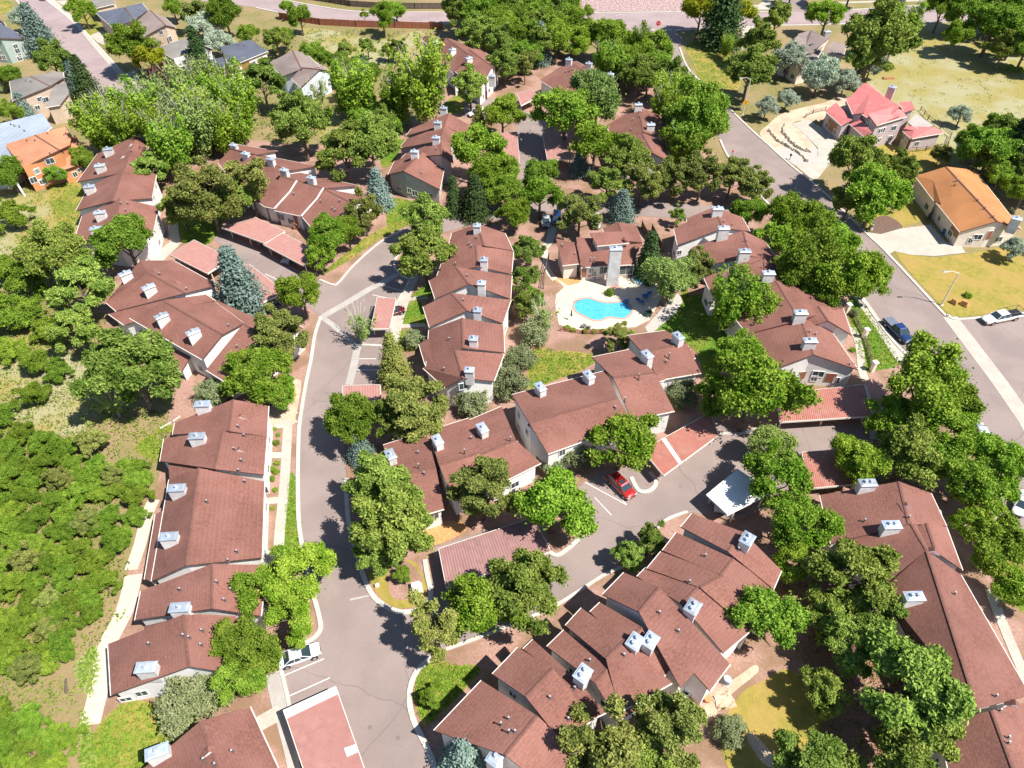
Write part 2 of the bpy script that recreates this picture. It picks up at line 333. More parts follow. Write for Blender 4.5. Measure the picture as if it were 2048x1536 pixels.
sheet("gravel_bed",[(540,800),(560,770),(600,760),(598,800),(592,830),(585,850),(540,852)],.03,"tan_gravel",True)
sheet("gravel_bed",[(852,1020),(880,1040),(925,1045),(930,1062),(880,1088),(850,1085),(845,1050)],.034,"orange_mulch",True)
sheet("gravel_bed",[(1290,655),(1340,600),(1352,585),(1368,600),(1350,630),(1300,672)],.03,"grey_gravel")
sheet("gravel_bed",[(1085,675),(1210,672),(1215,700),(1095,703)],.032,"pink_gravel")
sheet("gravel_bed",[(1110,560),(1160,548),(1160,570),(1132,572)],.042,"orange_mulch",True)
sheet("mulch_bed",[(1738,462),(1745,440),(1775,432),(1805,455),(1765,468)],.034,"mulch",True)
sheet("brick_patio",[(1330,1395),(1350,1370),(1395,1345),(1440,1370),(1455,1385),(1400,1440),(1370,1430)],.035,"brick_paving")
sheet("rock_bed",[(1395,1440),(1420,1400),(1450,1370),(1480,1350),(1510,1330),(1515,1345),(1475,1378),(1440,1412),(1425,1445)],.038,"tan_gravel",True)
sheet("rock_bed",[(1500,1465),(1520,1480),(1560,1530),(1530,1530),(1495,1480)],.038,"tan_gravel",True)
# asphalt: the private drive, its parking bays, the lot, the public streets
drive=[(1500,420),(1380,408),(1200,392),(1040,400),(930,425),(860,443),(811,459),(762,484),(712,527),(692,549),(674,569),(662,569),(640,560),(560,522),(450,462),(425,478),(520,548),(600,600),(642,634),(630,671),(622,721),(612,768),(600,843),(597,893),(596,968),(598,1043),(605,1093),(620,1164),(637,1227),(641,1259),(625,1279),(605,1290),(560,1310),(562,1337),(579,1412),(597,1536),(615,1680),(900,1680),(872,1536),(862,1514),(842,1472),(827,1440),(819,1402),(824,1364),(842,1334),(880,1304),(1000,1262),(1116,1209),(1206,1152),(1270,1118),(1330,1040),(1385,1025),(1412,1030),(1480,1040),(1600,985),(1700,960),(1750,900),(1740,845),(1620,850),(1540,850),(1506,860),(1481,868),(1430,840),(1380,830),(1300,915),(1270,935),(1204,940),(1150,980),(1180,1060),(1160,1075),(1119,1110),(1099,1105),(1090,1050),(1030,1040),(870,1095),(862,1185),(857,1202),(837,1219),(812,1225),(787,1221),(762,1207),(744,1189),(727,1152),(715,1110),(697,1040),(692,958),(690,900),(685,800),(760,795),(765,700),(782,659),(789,634),(794,609),(807,584),(820,559),(807,554),(787,537),(790,520),(810,500),(870,470),(960,445),(1100,425),(1200,425),(1380,440),(1500,450)]
sheet("asphalt_drive",drive,.045,"asphalt")
sheet("asphalt_drive",[(1035,425),(1040,330),(1030,240),(930,235),(925,205),(1000,195),(1085,240),(1100,330),(1100,420)],.042,"asphalt")
street=[(1184,60),(1349,60),(1365,80),(1359,95),(1372,130),(1395,155),(1434,182),(1454,212),(1499,257),(1536,290),(1586,335),(1646,384),(1731,466),(1778,511),(1883,624),(1896,631),(1921,639),(2048,625),(2300,600),(2400,1000),(2200,1300),(2013,1040),(1968,900),(1931,793),(1806,704),(1716,589),(1640,500),(1540,410),(1464,325),(1440,280),(1390,220),(1340,150),(1311,100),(1290,75)]
sheet("street",street,.043,"asphalt")
sheet("street",[(-200,-60),(300,-45),(512,-16),(579,2),(674,19),(737,24),(887,25),(1169,26),(1381,24),(1536,24),(1636,22),(1836,12),(1946,10),(2300,-10),(2300,45),(1918,45),(1818,45),(1586,50),(1524,52),(1349,62),(1184,62),(1024,54),(862,46),(712,41),(600,32),(512,15),(300,-10)],.047,"pink_asphalt")
sheet("street",[(1550,24),(1556,-20),(1605,-20),(1616,24)],.051,"asphalt")
sheet("street",[(10,-30),(32,0),(115,92),(155,137),(207,187),(235,225),(290,240),(330,215),(292,185),(250,150),(215,112),(160,55),(92,0),(60,-30)],.043,"pink_asphalt")
strip("cross_pan",[(1900,634),(2000,766),(2055,845),(2100,930)],2.6,.05,.062,"concrete")
strip("swale_pan",[(796,549),(740,578),(690,608),(648,632)],1.3,.05,.06,"pan_concrete")
strip("swale_pan",[(640,632),(668,652),(700,680),(718,700)],1.0,.05,.063,"pan_concrete")
strip("swale_pan",[(716,688),(708,730),(698,770)],1.2,.05,.066,"pan_concrete")
strip("seam_pan",[(700,1200),(745,1190)],.25,.05,.056,"pan_concrete")
# kerbs
kerb([(811,459),(762,484),(712,527),(692,549),(674,569),(662,569),(640,560)])
kerb([(642,634),(630,671),(622,721),(612,768),(600,843),(597,893),(596,968),(598,1043),(605,1093),(620,1164),(637,1227),(641,1259),(625,1279),(605,1290)],w=.55)
kerb([(562,1337),(579,1412),(597,1536),(610,1640)])
kerb([(822,559),(807,554),(790,537),(789,524),(800,505)])
kerb([(820,563),(807,584),(794,609),(789,634),(782,659)])
kerb([(720,690),(765,692)],False)
kerb([(692,958),(697,1040),(715,1110),(727,1152),(744,1189),(762,1207),(787,1221),(812,1225),(837,1219),(857,1202),(862,1185),(855,1152),(850,1120)],w=.6)
kerb([(880,1304),(842,1334),(824,1364),(819,1402),(827,1440),(842,1472),(862,1514),(885,1580)],w=.6)
kerb([(880,1304),(960,1275),(1050,1240),(1116,1209),(1206,1152),(1270,1120),(1300,1075),(1330,1042),(1375,1024)])
kerb([(1099,1105),(1119,1110),(1156,1080),(1166,1060),(1150,1020)],w=.55)
kerb([(1262,955),(1278,982),(1300,982),(1312,965),(1300,945)],w=.6)
kerb([(1440,868),(1481,868),(1506,860),(1545,850)])
kerb([(1359,95),(1372,130),(1395,158),(1434,182),(1454,212),(1499,257),(1536,290),(1586,335),(1646,384),(1731,466),(1778,511),(1883,624),(1896,631),(1921,639),(2048,626),(2150,612)],w=.5)
kerb([(1440,280),(1464,325),(1540,412),(1640,500),(1716,589),(1806,704),(1931,793),(1968,900),(2013,1040)],w=.5)
kerb([(400,-24),(512,-16),(579,2),(674,19),(737,24),(887,25),(1169,26),(1381,24),(1548,24)],w=.6)
kerb([(1616,24),(1740,18),(1836,12),(1946,10),(2150,0)],w=.6)
kerb([(512,16),(600,33),(712,42),(862,46),(1024,55),(1184,62)],w=.6)
kerb([(1349,62),(1524,53),(1586,51),(1818,46),(2100,44)],w=.6)
kerb([(32,0),(115,92),(155,137),(207,187)],w=.5); kerb([(92,0),(160,55),(215,112),(250,150),(292,185)],w=.5)
# pavements, paths, driveways
def path(px,w,sm=True,mat="concrete",z=.07): return strip("footpath",px,w,.02,z,mat,sm)
path([(830,552),(815,585),(802,625),(790,670),(783,700)],1.7)
path([(815,599),(856,594)],1.0,False); path([(800,653),(850,650)],1.0,False)
path([(343,384),(345,430),(348,470),(352,490)],2.0); path([(348,488),(330,505),(310,525)],2.6)
path([(576,845),(573,900),(568,980),(560,1060),(556,1120),(551,1150)],1.35)
path([(548,852),(580,846)],1.4,False); path([(540,911),(570,911)],1.1,False); path([(535,1002),(565,1000)],1.1,False); path([(525,1112),(560,1115)],1.6,False)
path([(262,1140),(280,1090),(295,1030),(308,1000)],1.6,mat="pool_deck"); path([(180,1450),(200,1370),(216,1290),(250,1220),(268,1150)],2.1,mat="pool_deck")
path([(1110,560),(1100,548),(1092,530),(1090,500)],1.2,mat="pool_deck"); 
path([(1704,655),(1718,690),(1724,740),(1730,760)],1.3); path([(1714,590),(1760,655),(1800,715),(1830,745)],1.9)
path([(1720,770),(1740,830),(1755,880)],2.0)
path([(1983,1010),(2010,1050),(2048,1110),(2100,1200)],1.6)
path([(548,1345),(560,1400),(585,1490),(600,1560)],1.9,mat="pan_concrete"); path([(515,1450),(560,1425)],1.7,False)
path([(1085,500),(1100,480),(1105,450)],1.6)
path([(1980,1180),(2010,1260),(2048,1350),(2070,1400)],1.2)
path([(85,-10),(150,45),(205,108),(245,152)],1.5,z=.1); path([(100,-5),(162,52)],1.2,z=.08)
path([(640,0),(760,12),(880,13),(1160,14)],1.4); path([(1390,12),(1540,12)],1.6)
path([(1620,8),(1740,4),(1900,0)],1.6)
path([(400,498),(480,545),(560,590)],.6,False)
path([(1276,352),(1300,340)],1,False)
def slab(px,mat="concrete",z=.075,sm=False): return sheet("driveway",px,z,mat,sm)
slab([(1583,248),(1616,240),(1624,244),(1678,278),(1686,288),(1676,310),(1656,332),(1632,362),(1618,355),(1591,332),(1620,328),(1636,312),(1636,297),(1611,270)])
slab([(1733,465),(1761,469),(1800,458),(1861,450),(1891,484),(1921,491),(1931,506),(1868,513),(1820,510),(1788,503),(1778,509),(1755,488)])
slab([(180,72),(200,62),(235,72),(212,92),(195,85)]); slab([(112,2),(150,0),(165,18),(140,20)])
slab([(1484,53),(1520,52),(1520,95),(1484,100)],sm=False)
slab([(560,190),(585,185),(590,200),(568,205)]); slab([(245,150),(270,140),(280,160),(262,165)])
sheet("roundabout_apron",[(1540,-5),(1500,20),(1545,20)],.08,"concrete")
# pool terrace and pool
sheet("pool_terrace",[(1112,556),(1136,572),(1160,566),(1161,552),(1262,548),(1300,560),(1330,580),(1300,640),(1270,655),(1160,660),(1118,650),(1110,610),(1112,590),(1128,575)],.05,"pool_deck")
poolpx=smoothline([(1147,610),(1158,600),(1178,597),(1200,604),(1225,606),(1248,604),(1262,614),(1262,628),(1246,638),(1218,635),(1203,641),(1186,641),(1170,634),(1152,624)],True)
m=bpy.data.materials.new("pool_water"); m.use_nodes=True; t=m.node_tree; b=t.nodes["Principled BSDF"]
tc=N(t,"ShaderNodeTexCoord"); nn=N(t,"ShaderNodeTexNoise"); nn.inputs["Scale"].default_value=1.6; nn.inputs["Detail"].default_value=6; t.links.new(tc.outputs["Object"],nn.inputs["Vector"])
mx=N(t,"ShaderNodeMix",data_type='RGBA'); t.links.new(nn.outputs[0],mx.inputs[0]); mx.inputs[6].default_value=(.03,.31,.52,1); mx.inputs[7].default_value=(.13,.51,.70,1); t.links.new(mx.outputs[2],b.inputs["Base Color"])
bp=N(t,"ShaderNodeBump"); bp.inputs["Strength"].default_value=.25; t.links.new(nn.outputs[0],bp.inputs["Height"]); t.links.new(bp.outputs[0],b.inputs["Normal"]); b.inputs["Roughness"].default_value=.08; MATS["pool_water"]=m
sheet("pool_water",poolpx,.058,"pool_water")
strip("pool_coping",poolpx+poolpx[:1],.34,.05,.11,"brick_paving",False)
# painted lines
def line(a,b,w=.11): strip("painted_line",[a,b],w,.05,.058,"road_paint",False)
for a,b in (((567,1352),(648,1318)),((577,1393),(660,1356)),((713,718),(752,718)),((711,740),(758,740)),((1170,965),(1253,1010)),((1189,995),(1223,1031)),((1165,1020),(1194,1053)),((762,571),(808,583)),((745,590),(790,600)),((530,548),(556,560)),((1204,952),(1253,1010))):
    line(a,b)
for x in range(6): line((1302+x*17,59.5),(1309+x*17,59.3),.35)
for i in range(7): line((1313+i*5.5,66+i*9),(1316+i*5.5,71+i*9),.35)
def manhole(px,py,r=.45,label="round iron manhole cover set in the street asphalt"):
    p=G(px,py); vs=[(p.x+r*math.cos(a),p.y+r*math.sin(a),z) for z in (.04,.075) for a in [i*math.pi/8 for i in range(16)]]
    o=mk("manhole_cover",vs,[tuple(range(16,32))]+[(i,(i+1)%16,16+(i+1)%16,16+i) for i in range(16)],"mulch",origin=p); props(o,label,"manhole cover")
manhole(1917,741); manhole(1584,503-16,.4,"small dark manhole cover in the curving street beside the bank of leafy trees")
# =================== BUILDINGS ===================
def clean2(P): return [Vector((p.x,p.y)) for p in P]
BL=[]
class Building:
    def __init__(s,name,label,cat,roofmat,wallmat,at,group=None,fascia="fascia_brown",gutter="gutter_cream"):
        BL.append(s); s.o=root(name,G(*at),label,cat,group); s.rm=roofmat; s.wm=wallmat; s.RV=[];s.RF=[];s.WV=[];s.WF=[]; s.fa=fascia; s.gu=gutter; s.n=0
    def unit(s,polys,ov=.4,walls=True,base=0.0,rm=None,wm=None,name="roof"):
        """polys: list of polygons [(px,py,z),...]; shared edges are found by equal points"""
        s.n+=1; dz=.0037*(s.n%7); W=[[G(a,b,z)+Vector((0,0,dz)) for a,b,z in P] for P in polys]
        # consistent CCW in plan
        for k,P in enumerate(W):
            ar=sum(P[i].x*P[(i+1)%len(P)].y-P[(i+1)%len(P)].x*P[i].y for i in range(len(P)))
            if ar<0: P.reverse()
        key=lambda p:(round(p.x,2),round(p.y,2),round(p.z,2))
        edges={}
        for P in W:
            for i in range(len(P)):
                e=frozenset((key(P[i]),key(P[(i+1)%len(P)]))); edges[e]=edges.get(e,0)+1
        R_=MB(); T=.2
        Wm=MB()
        for P in W:
            n=len(P); c=sum(P,Vector())/n
            nr=Vector()
            for i in range(n): nr+=(P[i]-c).cross(P[(i+1)%n]-c)
            nr.normalize()
            tri=tessellate_polygon([[Vector((p.x,p.y,0)) for p in P]])
            tri=[t if (P[t[1]]-P[t[0]]).cross(P[t[2]]-P[t[0]]).z>0 else (t[0],t[2],t[1]) for t in tri]
            R_.add(P,tri,0); s.RV_add(P,tri)
            R_.add([p-Vector((0,0,T)) for p in P],[t[::-1] for t in tri],1)
            off=[]
            for i in range(n):
                a,b=P[i],P[(i+1)%n]; sh=edges[frozenset((key(a),key(b)))]>1
                off.append(0 if sh else ov)
                if not sh:
                    slope=abs(a.z-b.z)/max(.1,(a-b).length)
                    ctr=(a.z+b.z)/2
                    mi=2 if (walls and slope<.09 and ctr<c.z-.2) else 1
                    R_.add([a,b,b-Vector((0,0,T)),a-Vector((0,0,T))],[(3,2,1,0)],mi)
                    if mi==2 and (a-b).length>1.5:   # projecting gutter
                        d=(b-a).normalized(); out=Vector((d.y,-d.x,0)).normalized()*.1
                        q=[a,b]; vs=[]
                        for zz in (-.02,-.14):
                            for pt in (a,b): vs.append(pt+Vector((0,0,zz)))
                            for pt in (b,a): vs.append(pt+out+Vector((0,0,zz)))
                        R_.add(vs,[(3,2,1,0),(4,5,6,7),(2,3,7,6),(0,3,7,4),(1,2,6,5)],2)
            if not walls: continue
            Q=[]
            for i in range(n):
                a,p,b=P[i-1],P[i],P[(i+1)%n]; d1=Vector((p.x-a.x,p.y-a.y)); d2=Vector((b.x-p.x,b.y-p.y))
                if d1.length<.01 or d2.length<.01: Q.append(p.copy()); continue
                d1.normalize(); d2.normalize(); n1=Vector((-d1.y,d1.x)); n2=Vector((-d2.y,d2.x)); o1=off[i-1]; o2=off[i]
                den=n1.x*n2.y-n1.y*n2.x
                if abs(den)<.15: x=(n1*max(o1,o2)) if o1 and o2 else (n1*o1+n2*o2)
                else: x=Vector(((o1*n2.y-o2*n1.y)/den,(n1.x*o2-n2.x*o1)/den))
                if x.length>2: x=x.normalized()*2
                q=Vector((p.x+x.x,p.y+x.y,0))
                g_=(nr.x*x.x+nr.y*x.y)/max(nr.z,.3); q.z=p.z-T-.04-max(-.5,min(.5,g_)); Q.append(q)
            vs=Q+[Vector((q.x,q.y,base)) for q in Q]; fs=[]
            for i in range(n):
                j=(i+1)%n
                if off[i]>0: fs.append((i,n+i,n+j,j))
            tri2=[t for t in tri]
            Wm.add(vs,fs+tri2,0); s.WV_add(vs,fs)
        done=set()
        if walls:
            for P in W:
                for i in range(len(P)):
                    a,b=P[i],P[(i+1)%len(P)]; e=frozenset((key(a),key(b)))
                    if edges[e]>1 and e not in done:
                        done.add(e); d=(b-a)
                        if d.length<1: continue
                        d.normalize(); sd=Vector((-d.y,d.x,0)).normalized()*.17; u=Vector((0,0,.045))
                        R_.add([a-sd+u*.2,a+u,a+sd+u*.2,b-sd+u*.2,b+u,b+sd+u*.2],[(0,3,4,1),(1,4,5,2)],3)
        R_.build(name,[rm or s.rm,s.fa,s.gu,"ridge_brown"],s.o)
        if walls: Wm.build("wall",[wm or s.wm],s.o)
        return s
    def RV_add(s,P,tri):
        b=len(s.RV); s.RV+=P; s.RF+=[tuple(i+b for i in t) for t in tri]
    def WV_add(s,P,fs):
        b=len(s.WV); s.WV+=P; s.WF+=[tuple(i+b for i in t) for t in fs]
    def gable(s,l0,r0,e0,l1,r1,e1,zl,zr,ze,**k):
        """end 0: left eave, ridge, right eave; end 1 likewise (photo pixels)"""
        A=[(*l0,zl),(*r0,zr),(*r1,zr),(*l1,zl)]; B=[(*r0,zr),(*e0,ze),(*e1,ze),(*r1,zr)]
        return s.unit([A,B],**k)
    def roofhit(s,x,y,d=6.0):
        if not hasattr(s,'rb') or s.rbn!=len(s.RF): s.rb=BVHTree.FromPolygons(s.RV,s.RF); s.rbn=len(s.RF)
        h=s.rb.ray_cast(Vector((x,y,40)),Vector((0,0,-1)))
        return h[0].z if h[0] else None
    def on_roof(s,px,py,h):
        z=7.0
        for _ in range(8):
            p=G(px,py,z+h); q=s.roofhit(p.x,p.y); z=q if q is not None else z*.5+2.5
        p=G(px,py,z+h); return Vector((p.x,p.y,z))
    def chimney(s,px,py,ang,h=1.45,sx=1.75,sy=1.0,flues=1,wall="chimney_white",cap="cap_metal",full=False):
        p=s.on_roof(px,py,h); a=R(ang); b=Vector((p.x,p.y,0 if full else p.z-1.2)); top=p.z+h
        c=MB().box(b,sx,sy,top-b.z,a).build("chimney",[wall],s.o)
        k=MB().box((p.x,p.y,top+.002),sx+.22,sy+.22,.09,a).box((p.x,p.y,top+.092),sx+.1,sy+.1,.1,a,0,.75).build("chimney_cap",[cap],s.o); k.parent=c
        f=MB(); ca,sa=math.cos(a),math.sin(a)
        for i in range(flues):
            t=(i-(flues-1)/2)*.7; q=Vector((p.x+t*ca,p.y+t*sa,top+.15))
            f.tube(q,q+Vector((0,0,.35)),.15,.15,8).tube(q+Vector((0,0,.35)),q+Vector((0,0,.42)),.26,.22,8)
        fo=f.build("flue",["flue_metal"],s.o); fo.parent=c
        return s
    def caps(s,pts,ang,**k):
        for p in pts: s.chimney(p[0],p[1],p[2] if len(p)>2 else ang,**k)
        return s
    def vents(s,pts,h=.55):
        for p in pts:
            q=s.on_roof(p[0],p[1],h); hh=h if len(p)<3 else p[2]
            m=MB().box(q-Vector((0,0,.05)),.34,.34,.09,.3,0).tube(q-Vector((0,0,.1)),q+Vector((0,0,hh)),.075,.075,7,0).tube(q+Vector((0,0,hh)),q+Vector((0,0,hh+.07)),.13,.1,7,1)
            m.build("roof_vent",["vent_dark","flue_metal"],s.o)
        return s
    def louvre(s,pts,ang=0):
        for px,py in pts:
            q=s.on_roof(px,py,.4); a=R(ang); m=MB(); ca,sa=math.cos(a),math.sin(a)
            def L(x,y,z): return q+Vector((x*ca-y*sa,x*sa+y*ca,z))
            m.add([L(-.8,-.1,-.3),L(.8,-.1,-.3),L(0,-.1,.4),L(-.8,.5,-.3),L(.8,.5,-.3),L(0,.5,.4)],[(0,1,2),(3,5,4)],0)
            m.add([L(-.8,-.1,-.3),L(.8,-.1,-.3),L(0,-.1,.4),L(-.8,.5,-.3),L(.8,.5,-.3),L(0,.5,.4)],[(0,2,5,3),(1,4,5,2)],1)
            m.build("dormer",["white_stucco",s.rm],s.o)
        return s
    def windows(s,pts,mat="window_frame"):
        if not s.WF: return s
        bv=BVHTree.FromPolygons(s.WV,s.WF)
        for it in pts:
            px,py,w_,h_=it[:4]; kind=it[4] if len(it)>4 else "window"
            o=Vector((0,0,CH)); d=ray(px,py); h=bv.ray_cast(o,d)
            if h[0] is None: continue
            nr=h[1]; nr=Vector((nr.x,nr.y,0)); 
            if nr.length<.01: continue
            nr.normalize()
            if nr.dot(d)>0: nr=-nr
            t=Vector((-nr.y,nr.x,0)); p=h[0]; up=Vector((0,0,1))
            if p.z-h_/2<.1: p=Vector((p.x,p.y,h_/2+.1))
            def bx(w,hh,dep,z=0,x=0,mi=0,off=0):
                m_=MB(); vs=[]
                for dd in (-.05,dep):
                    for a,b in ((-1,-1),(1,-1),(1,1),(-1,1)):
                        vs.append(p+t*(x+a*w/2)+up*(z+b*hh/2)+nr*(dd+off))
                m_.add(vs,[(0,1,2,3),(4,5,6,7),(0,1,5,4),(1,2,6,5),(2,3,7,6),(3,0,4,7)],mi); return m_
            if kind=="window":
                f=MB()
                for (w,hh,z,x) in ((w_+.2,.1,h_/2+.02,0),(w_+.2,.1,-h_/2-.02,0),(.1,h_-.06,0,w_/2+.03),(.1,h_-.06,0,-w_/2-.03),(.06,h_-.06,0,0)):
                    b=bx(w,hh,.09,z,x); f.add(b.v,b.f,0)
                fo=f.build("window",[mat],s.o)
                g=bx(w_-.02,h_-.02,.04).build("pane",["window_glass"],s.o); g.parent=fo
            elif kind=="garage":
                f=bx(w_,h_,.05).build("garage_door",["garage_brown"],s.o)
            else:
                f=bx(w_+.16,h_+.1,.05).build("door",[mat],s.o); g=bx(w_-.06,h_-.06,.08).build("door_panel",["door_paint"],s.o); g.parent=f
        return s

    def autowindows(s):
        """windows on the walls that can be seen from the street side"""
        if not s.WF: return
        bw=BVHTree.FromPolygons(s.WV,s.WF); br=BVHTree.FromPolygons(s.RV,s.RF); C=Vector((0,0,CH)); n=0
        for f in list(s.WF):
            a,b=s.WV[f[0]],s.WV[f[3]]; L=Vector((b.x-a.x,b.y-a.y)).length; top=min(a.z,b.z)
            if L<3.2 or top<2.6: continue
            k=min(4,int(L/3.4))
            for i in range(k):
                for zz in ((1.5,) if top<5.0 else (1.5,4.0)):
                    t=(i+.5)/k; q=Vector((a.x+(b.x-a.x)*t,a.y+(b.y-a.y)*t,zz)); d=q-C; D=d.length; d.normalize()
                    h=bw.ray_cast(C,d); r_=br.ray_cast(C,d)
                    if h[0] is None or h[3]<D-.4 or (r_[0] is not None and r_[3]<D-.2): continue
                    if rnd_.random()<.3: continue
                    u=q.y*math.cos(TH)-(q.z-CH)*math.sin(TH); v=q.y*math.sin(TH)+(q.z-CH)*math.cos(TH)
                    s.windows([(1024+FPX*q.x/u,768-FPX*v/u,rnd_.choice((.9,1.2,1.5)),1.15)]); n+=1
                    if n>24: return
rnd_=random.Random(3)
GR="brown roofed townhouse rows of the complex"
def TH_(label,at): return Building("townhouse_row",label,"townhouses","brown_shingle","white_stucco",at,GR)
# west row beside the oak thicket
b=TH_("long stepped townhouse row beside the oak thicket, six white chimneys on its left slope",(420,1120))
b.gable((350,845),(466,799),(537,812),(345,869),(458,862),(534,873),3.4,6.6,4.6)
b.gable((328,877),(447,860),(534,872),(320,922),(429,938),(528,949),3.3,6.4,4.6)
b.gable((336,914),(429,936),(470,940),(339,962),(400,940),(440,940),3.0,5.6,5.4,walls=False)
b.gable((338,959),(397,936),(529,963),(303,1162),(372,1131),(524,1115),3.2,6.2,4.2)
b.gable((282,1182),(424,1128),(533,1130),(270,1240),(424,1217),(522,1232),3.2,6.4,4.3)
b.gable((290,1252),(392,1228),(470,1232),(287,1262),(375,1240),(465,1240),3.0,5.5,4.3,walls=False)
b.gable((216,1288),(366,1229),(480,1236),(222,1390),(378,1333),(462,1346),3.2,6.4,4.2)
b.unit([[(311,1028,2.6),(327,1020,3.1),(303,1163,3.1),(289,1158,2.6)]])
b.caps([(404,808),(393,872),(353,976),(337,1073),(359,1215),(292,1335)],4,sx=2.0)
b.louvre([(480,832),(478,898)],0)
b.vents([(475,850),(487,868),(467,895),(481,918),(476,938),(488,960),(472,1100),(455,1118),(358,1176),(432,1161),(460,1176),(376,1272),(402,1258),(400,1287),(296,1285),(447,1197),(365,1268),(412,1000)])
b.windows([(246,1402,1.2,.9),(252,1398,1.2,.9),(530,985,1.1,1.5),(526,1010,1.1,1.5),(532,1060,1.1,1.4),(538,880,1.1,1.4)])
# bottom-left row cut by the frame
b=TH_("brown roofed end unit cut by the bottom edge, left of the pink carport",(440,1520))
b.unit([[(400,1443,6.2),(288,1536,3.4),(330,1640,3.4),(478,1640,6.2)],[(400,1443,6.2),(500,1414,4.2),(590,1610,4.2),(478,1640,6.2)]])
b.caps([(314,1503)],22,sx=2.0); b.louvre([(417,1503)],25); b.vents([(405,1516),(428,1526),(462,1500)])
# west middle row
b=TH_("angled townhouse row between dark pines and the blue spruce, four tilted white chimneys",(360,640))
b.gable((212,605),(297,546),(347,521),(232,622),(370,586),(435,570),4.6,7.2,5.6)
b.unit([[(280,521,5.6),(347,521,5.6),(297,546,7.2),(212,605,4.6)]])
b.gable((217,628),(330,600),(412,589),(248,650),(352,618),(430,601),4.4,7.0,5.8,walls=True)
b.gable((259,636),(330,603),(412,591),(404,719),(445,669),(487,646),5.0,7.4,5.6)
b.unit([[(412,591,5.6),(514,637,4.6),(500,652,5.0),(487,646,5.6)]])
b.gable((412,740),(487,647),(549,626),(452,765),(545,690),(606,655),4.2,6.2,4.6)
b.unit([[(309,681,2.7),(325,672,3.3),(384,708,3.3),(362,744,2.7)]])
b.unit([[(272,655,2.6),(285,645,3.2),(300,655,3.2),(284,668,2.6)]])
b.caps([(250,547),(297,574),(323,632),(386,664)],40,sx=1.9)
b.louvre([(306,538),(352,563)],-30)
b.vents([(318,545),(345,592),(372,575),(456,648),(473,690)])
# north-west row
b=TH_("townhouse row right of the orange house, six chimneys down its left edge",(230,390))
b.gable((195,307),(272,271),(292,284),(154,364),(246,345),(292,345),4.2,7.4,5.6)
b.gable((178,372),(247,338),(313,348),(152,421),(224,402),(304,396),4.2,7.4,5.4)
b.gable((164,432),(240,396),(317,414),(147,486),(226,470),(306,466),4.2,7.4,5.2)
b.caps([(232,272),(215,298),(199,331),(178,373),(199,425),(191,457)],12,sx=1.9)
b.louvre([(262,287),(246,311)],5); b.vents([(262,300),(240,404),(254,404),(272,334),(262,327),(250,418)])
b.windows([(322,430,1,1.4),(318,390,1,1.4),(322,455,1,1.4)])
# north-middle row
b=TH_("townhouse row behind two pink carports, pale parapets on its front slope",(590,400))
b.gable((436,325),(462,297),(478,289),(490,395),(513,309),(555,302),3.6,6.4,4.6)
b.gable((450,360),(500,312),(505,307),(529,413),(579,341),(636,332),3.6,6.6,4.8)
b.gable((529,413),(561,352),(600,345),(549,417),(594,361),(640,355),3.6,6.7,4.8)
b.gable((549,421),(594,360),(600,345),(602,432),(647,377),(717,371),3.6,6.7,4.8)
b.gable((604,433),(647,377),(660,384),(640,475),(704,406),(752,396),3.5,6.4,4.4)
for a,c in (((594,361),(580,383)),((580,383),(549,417)),((647,376),(634,397)),((634,397),(603,432))):
    pa,pb=G(*a,6.9 if a[1]<380 else 5.7),G(*c,5.7 if c[1]<400 else 3.9); m=MB(); m.tube(pa,pb,.16,.16,4); m.build("parapet",["white_stucco"],b.o)
b.caps([(467,290),(491,307),(541,318),(568,340),(622,355)],-22,sx=1.6,sy=.9)
b.vents([(587,385),(641,400),(679,399),(664,414),(670,418)])
b.windows([(562,434,1.6,1.3),(615,450,1.5,1.3),(592,440,1.0,2.0,"door")])
# north-centre row
b=TH_("grey walled townhouse row in the upper centre, plain grey gable facing us",(850,340))
b.wm="grey_stucco"
b.gable((823,257),(897,226),(947,255),(812,271),(889,250),(928,271),4.0,6.9,4.6)
b.gable((812,279),(889,250),(925,272),(797,297),(880,281),(902,287),4.0,6.9,4.6)
b.gable((812,307),(882,280),(902,287),(802,317),(882,309),(906,326),4.0,7.2,4.6)
b.gable((789,322),(844,304),(890,330),(776,349),(807,342),(880,379),3.8,6.6,3.6)
b.caps([(887,216),(875,245),(872,275),(829,303)],-8,sx=1.6,sy=.9)
b.vents([(872,295),(842,343)]); b.windows([(819,381,.9,1.1)])
# north row
b=TH_("townhouse row near the top behind tall cottonwoods, end wall above a white car",(940,150))
b.gable((862,108),(893,76),(905,78),(905,145),(940,110),(965,106),4.6,7.2,5.6)
b.gable((903,138),(938,98),(960,96),(960,178),(985,133),(1000,128),4.6,7.2,5.4)
b.unit([[(903,148,3),(918,138,3.6),(925,160,3.6),(908,172,3)]])
b.unit([[(840,75,5),(853,71,6),(868,80,6),(858,92,5)]])
b.caps([(869,84),(905,99),(938,116)],35,sx=1.7); b.caps([(984,152)],-10,sx=1.7)
b.windows([(972,190,1.6,2.0,"door")])
# north-east small row
b=TH_("small brown roof between leafy trees, right of the smallest pink carport at the top",(1150,160))
b.gable((1079,160),(1138,123),(1152,122),(1150,205),(1212,166),(1226,158),4.4,7.0,5.4)
b.caps([(1138,119),(1178,127),(1221,148)],-20,sx=1.6); b.vents([(1145,137),(1132,141)])
b=TH_("townhouse row half hidden by trees left of the curving public street",(1280,260))
b.gable((1214,250),(1277,214),(1332,236),(1226,288),(1287,264),(1328,275),4.4,7.0,5.2)
b.gable((1224,284),(1283,264),(1330,285),(1240,326),(1306,306),(1342,325),4.4,6.8,5.0)
b.caps([(1277,209),(1302,249)],0,sx=1.7); b.vents([(1279,230),(1263,257),(1266,237)])
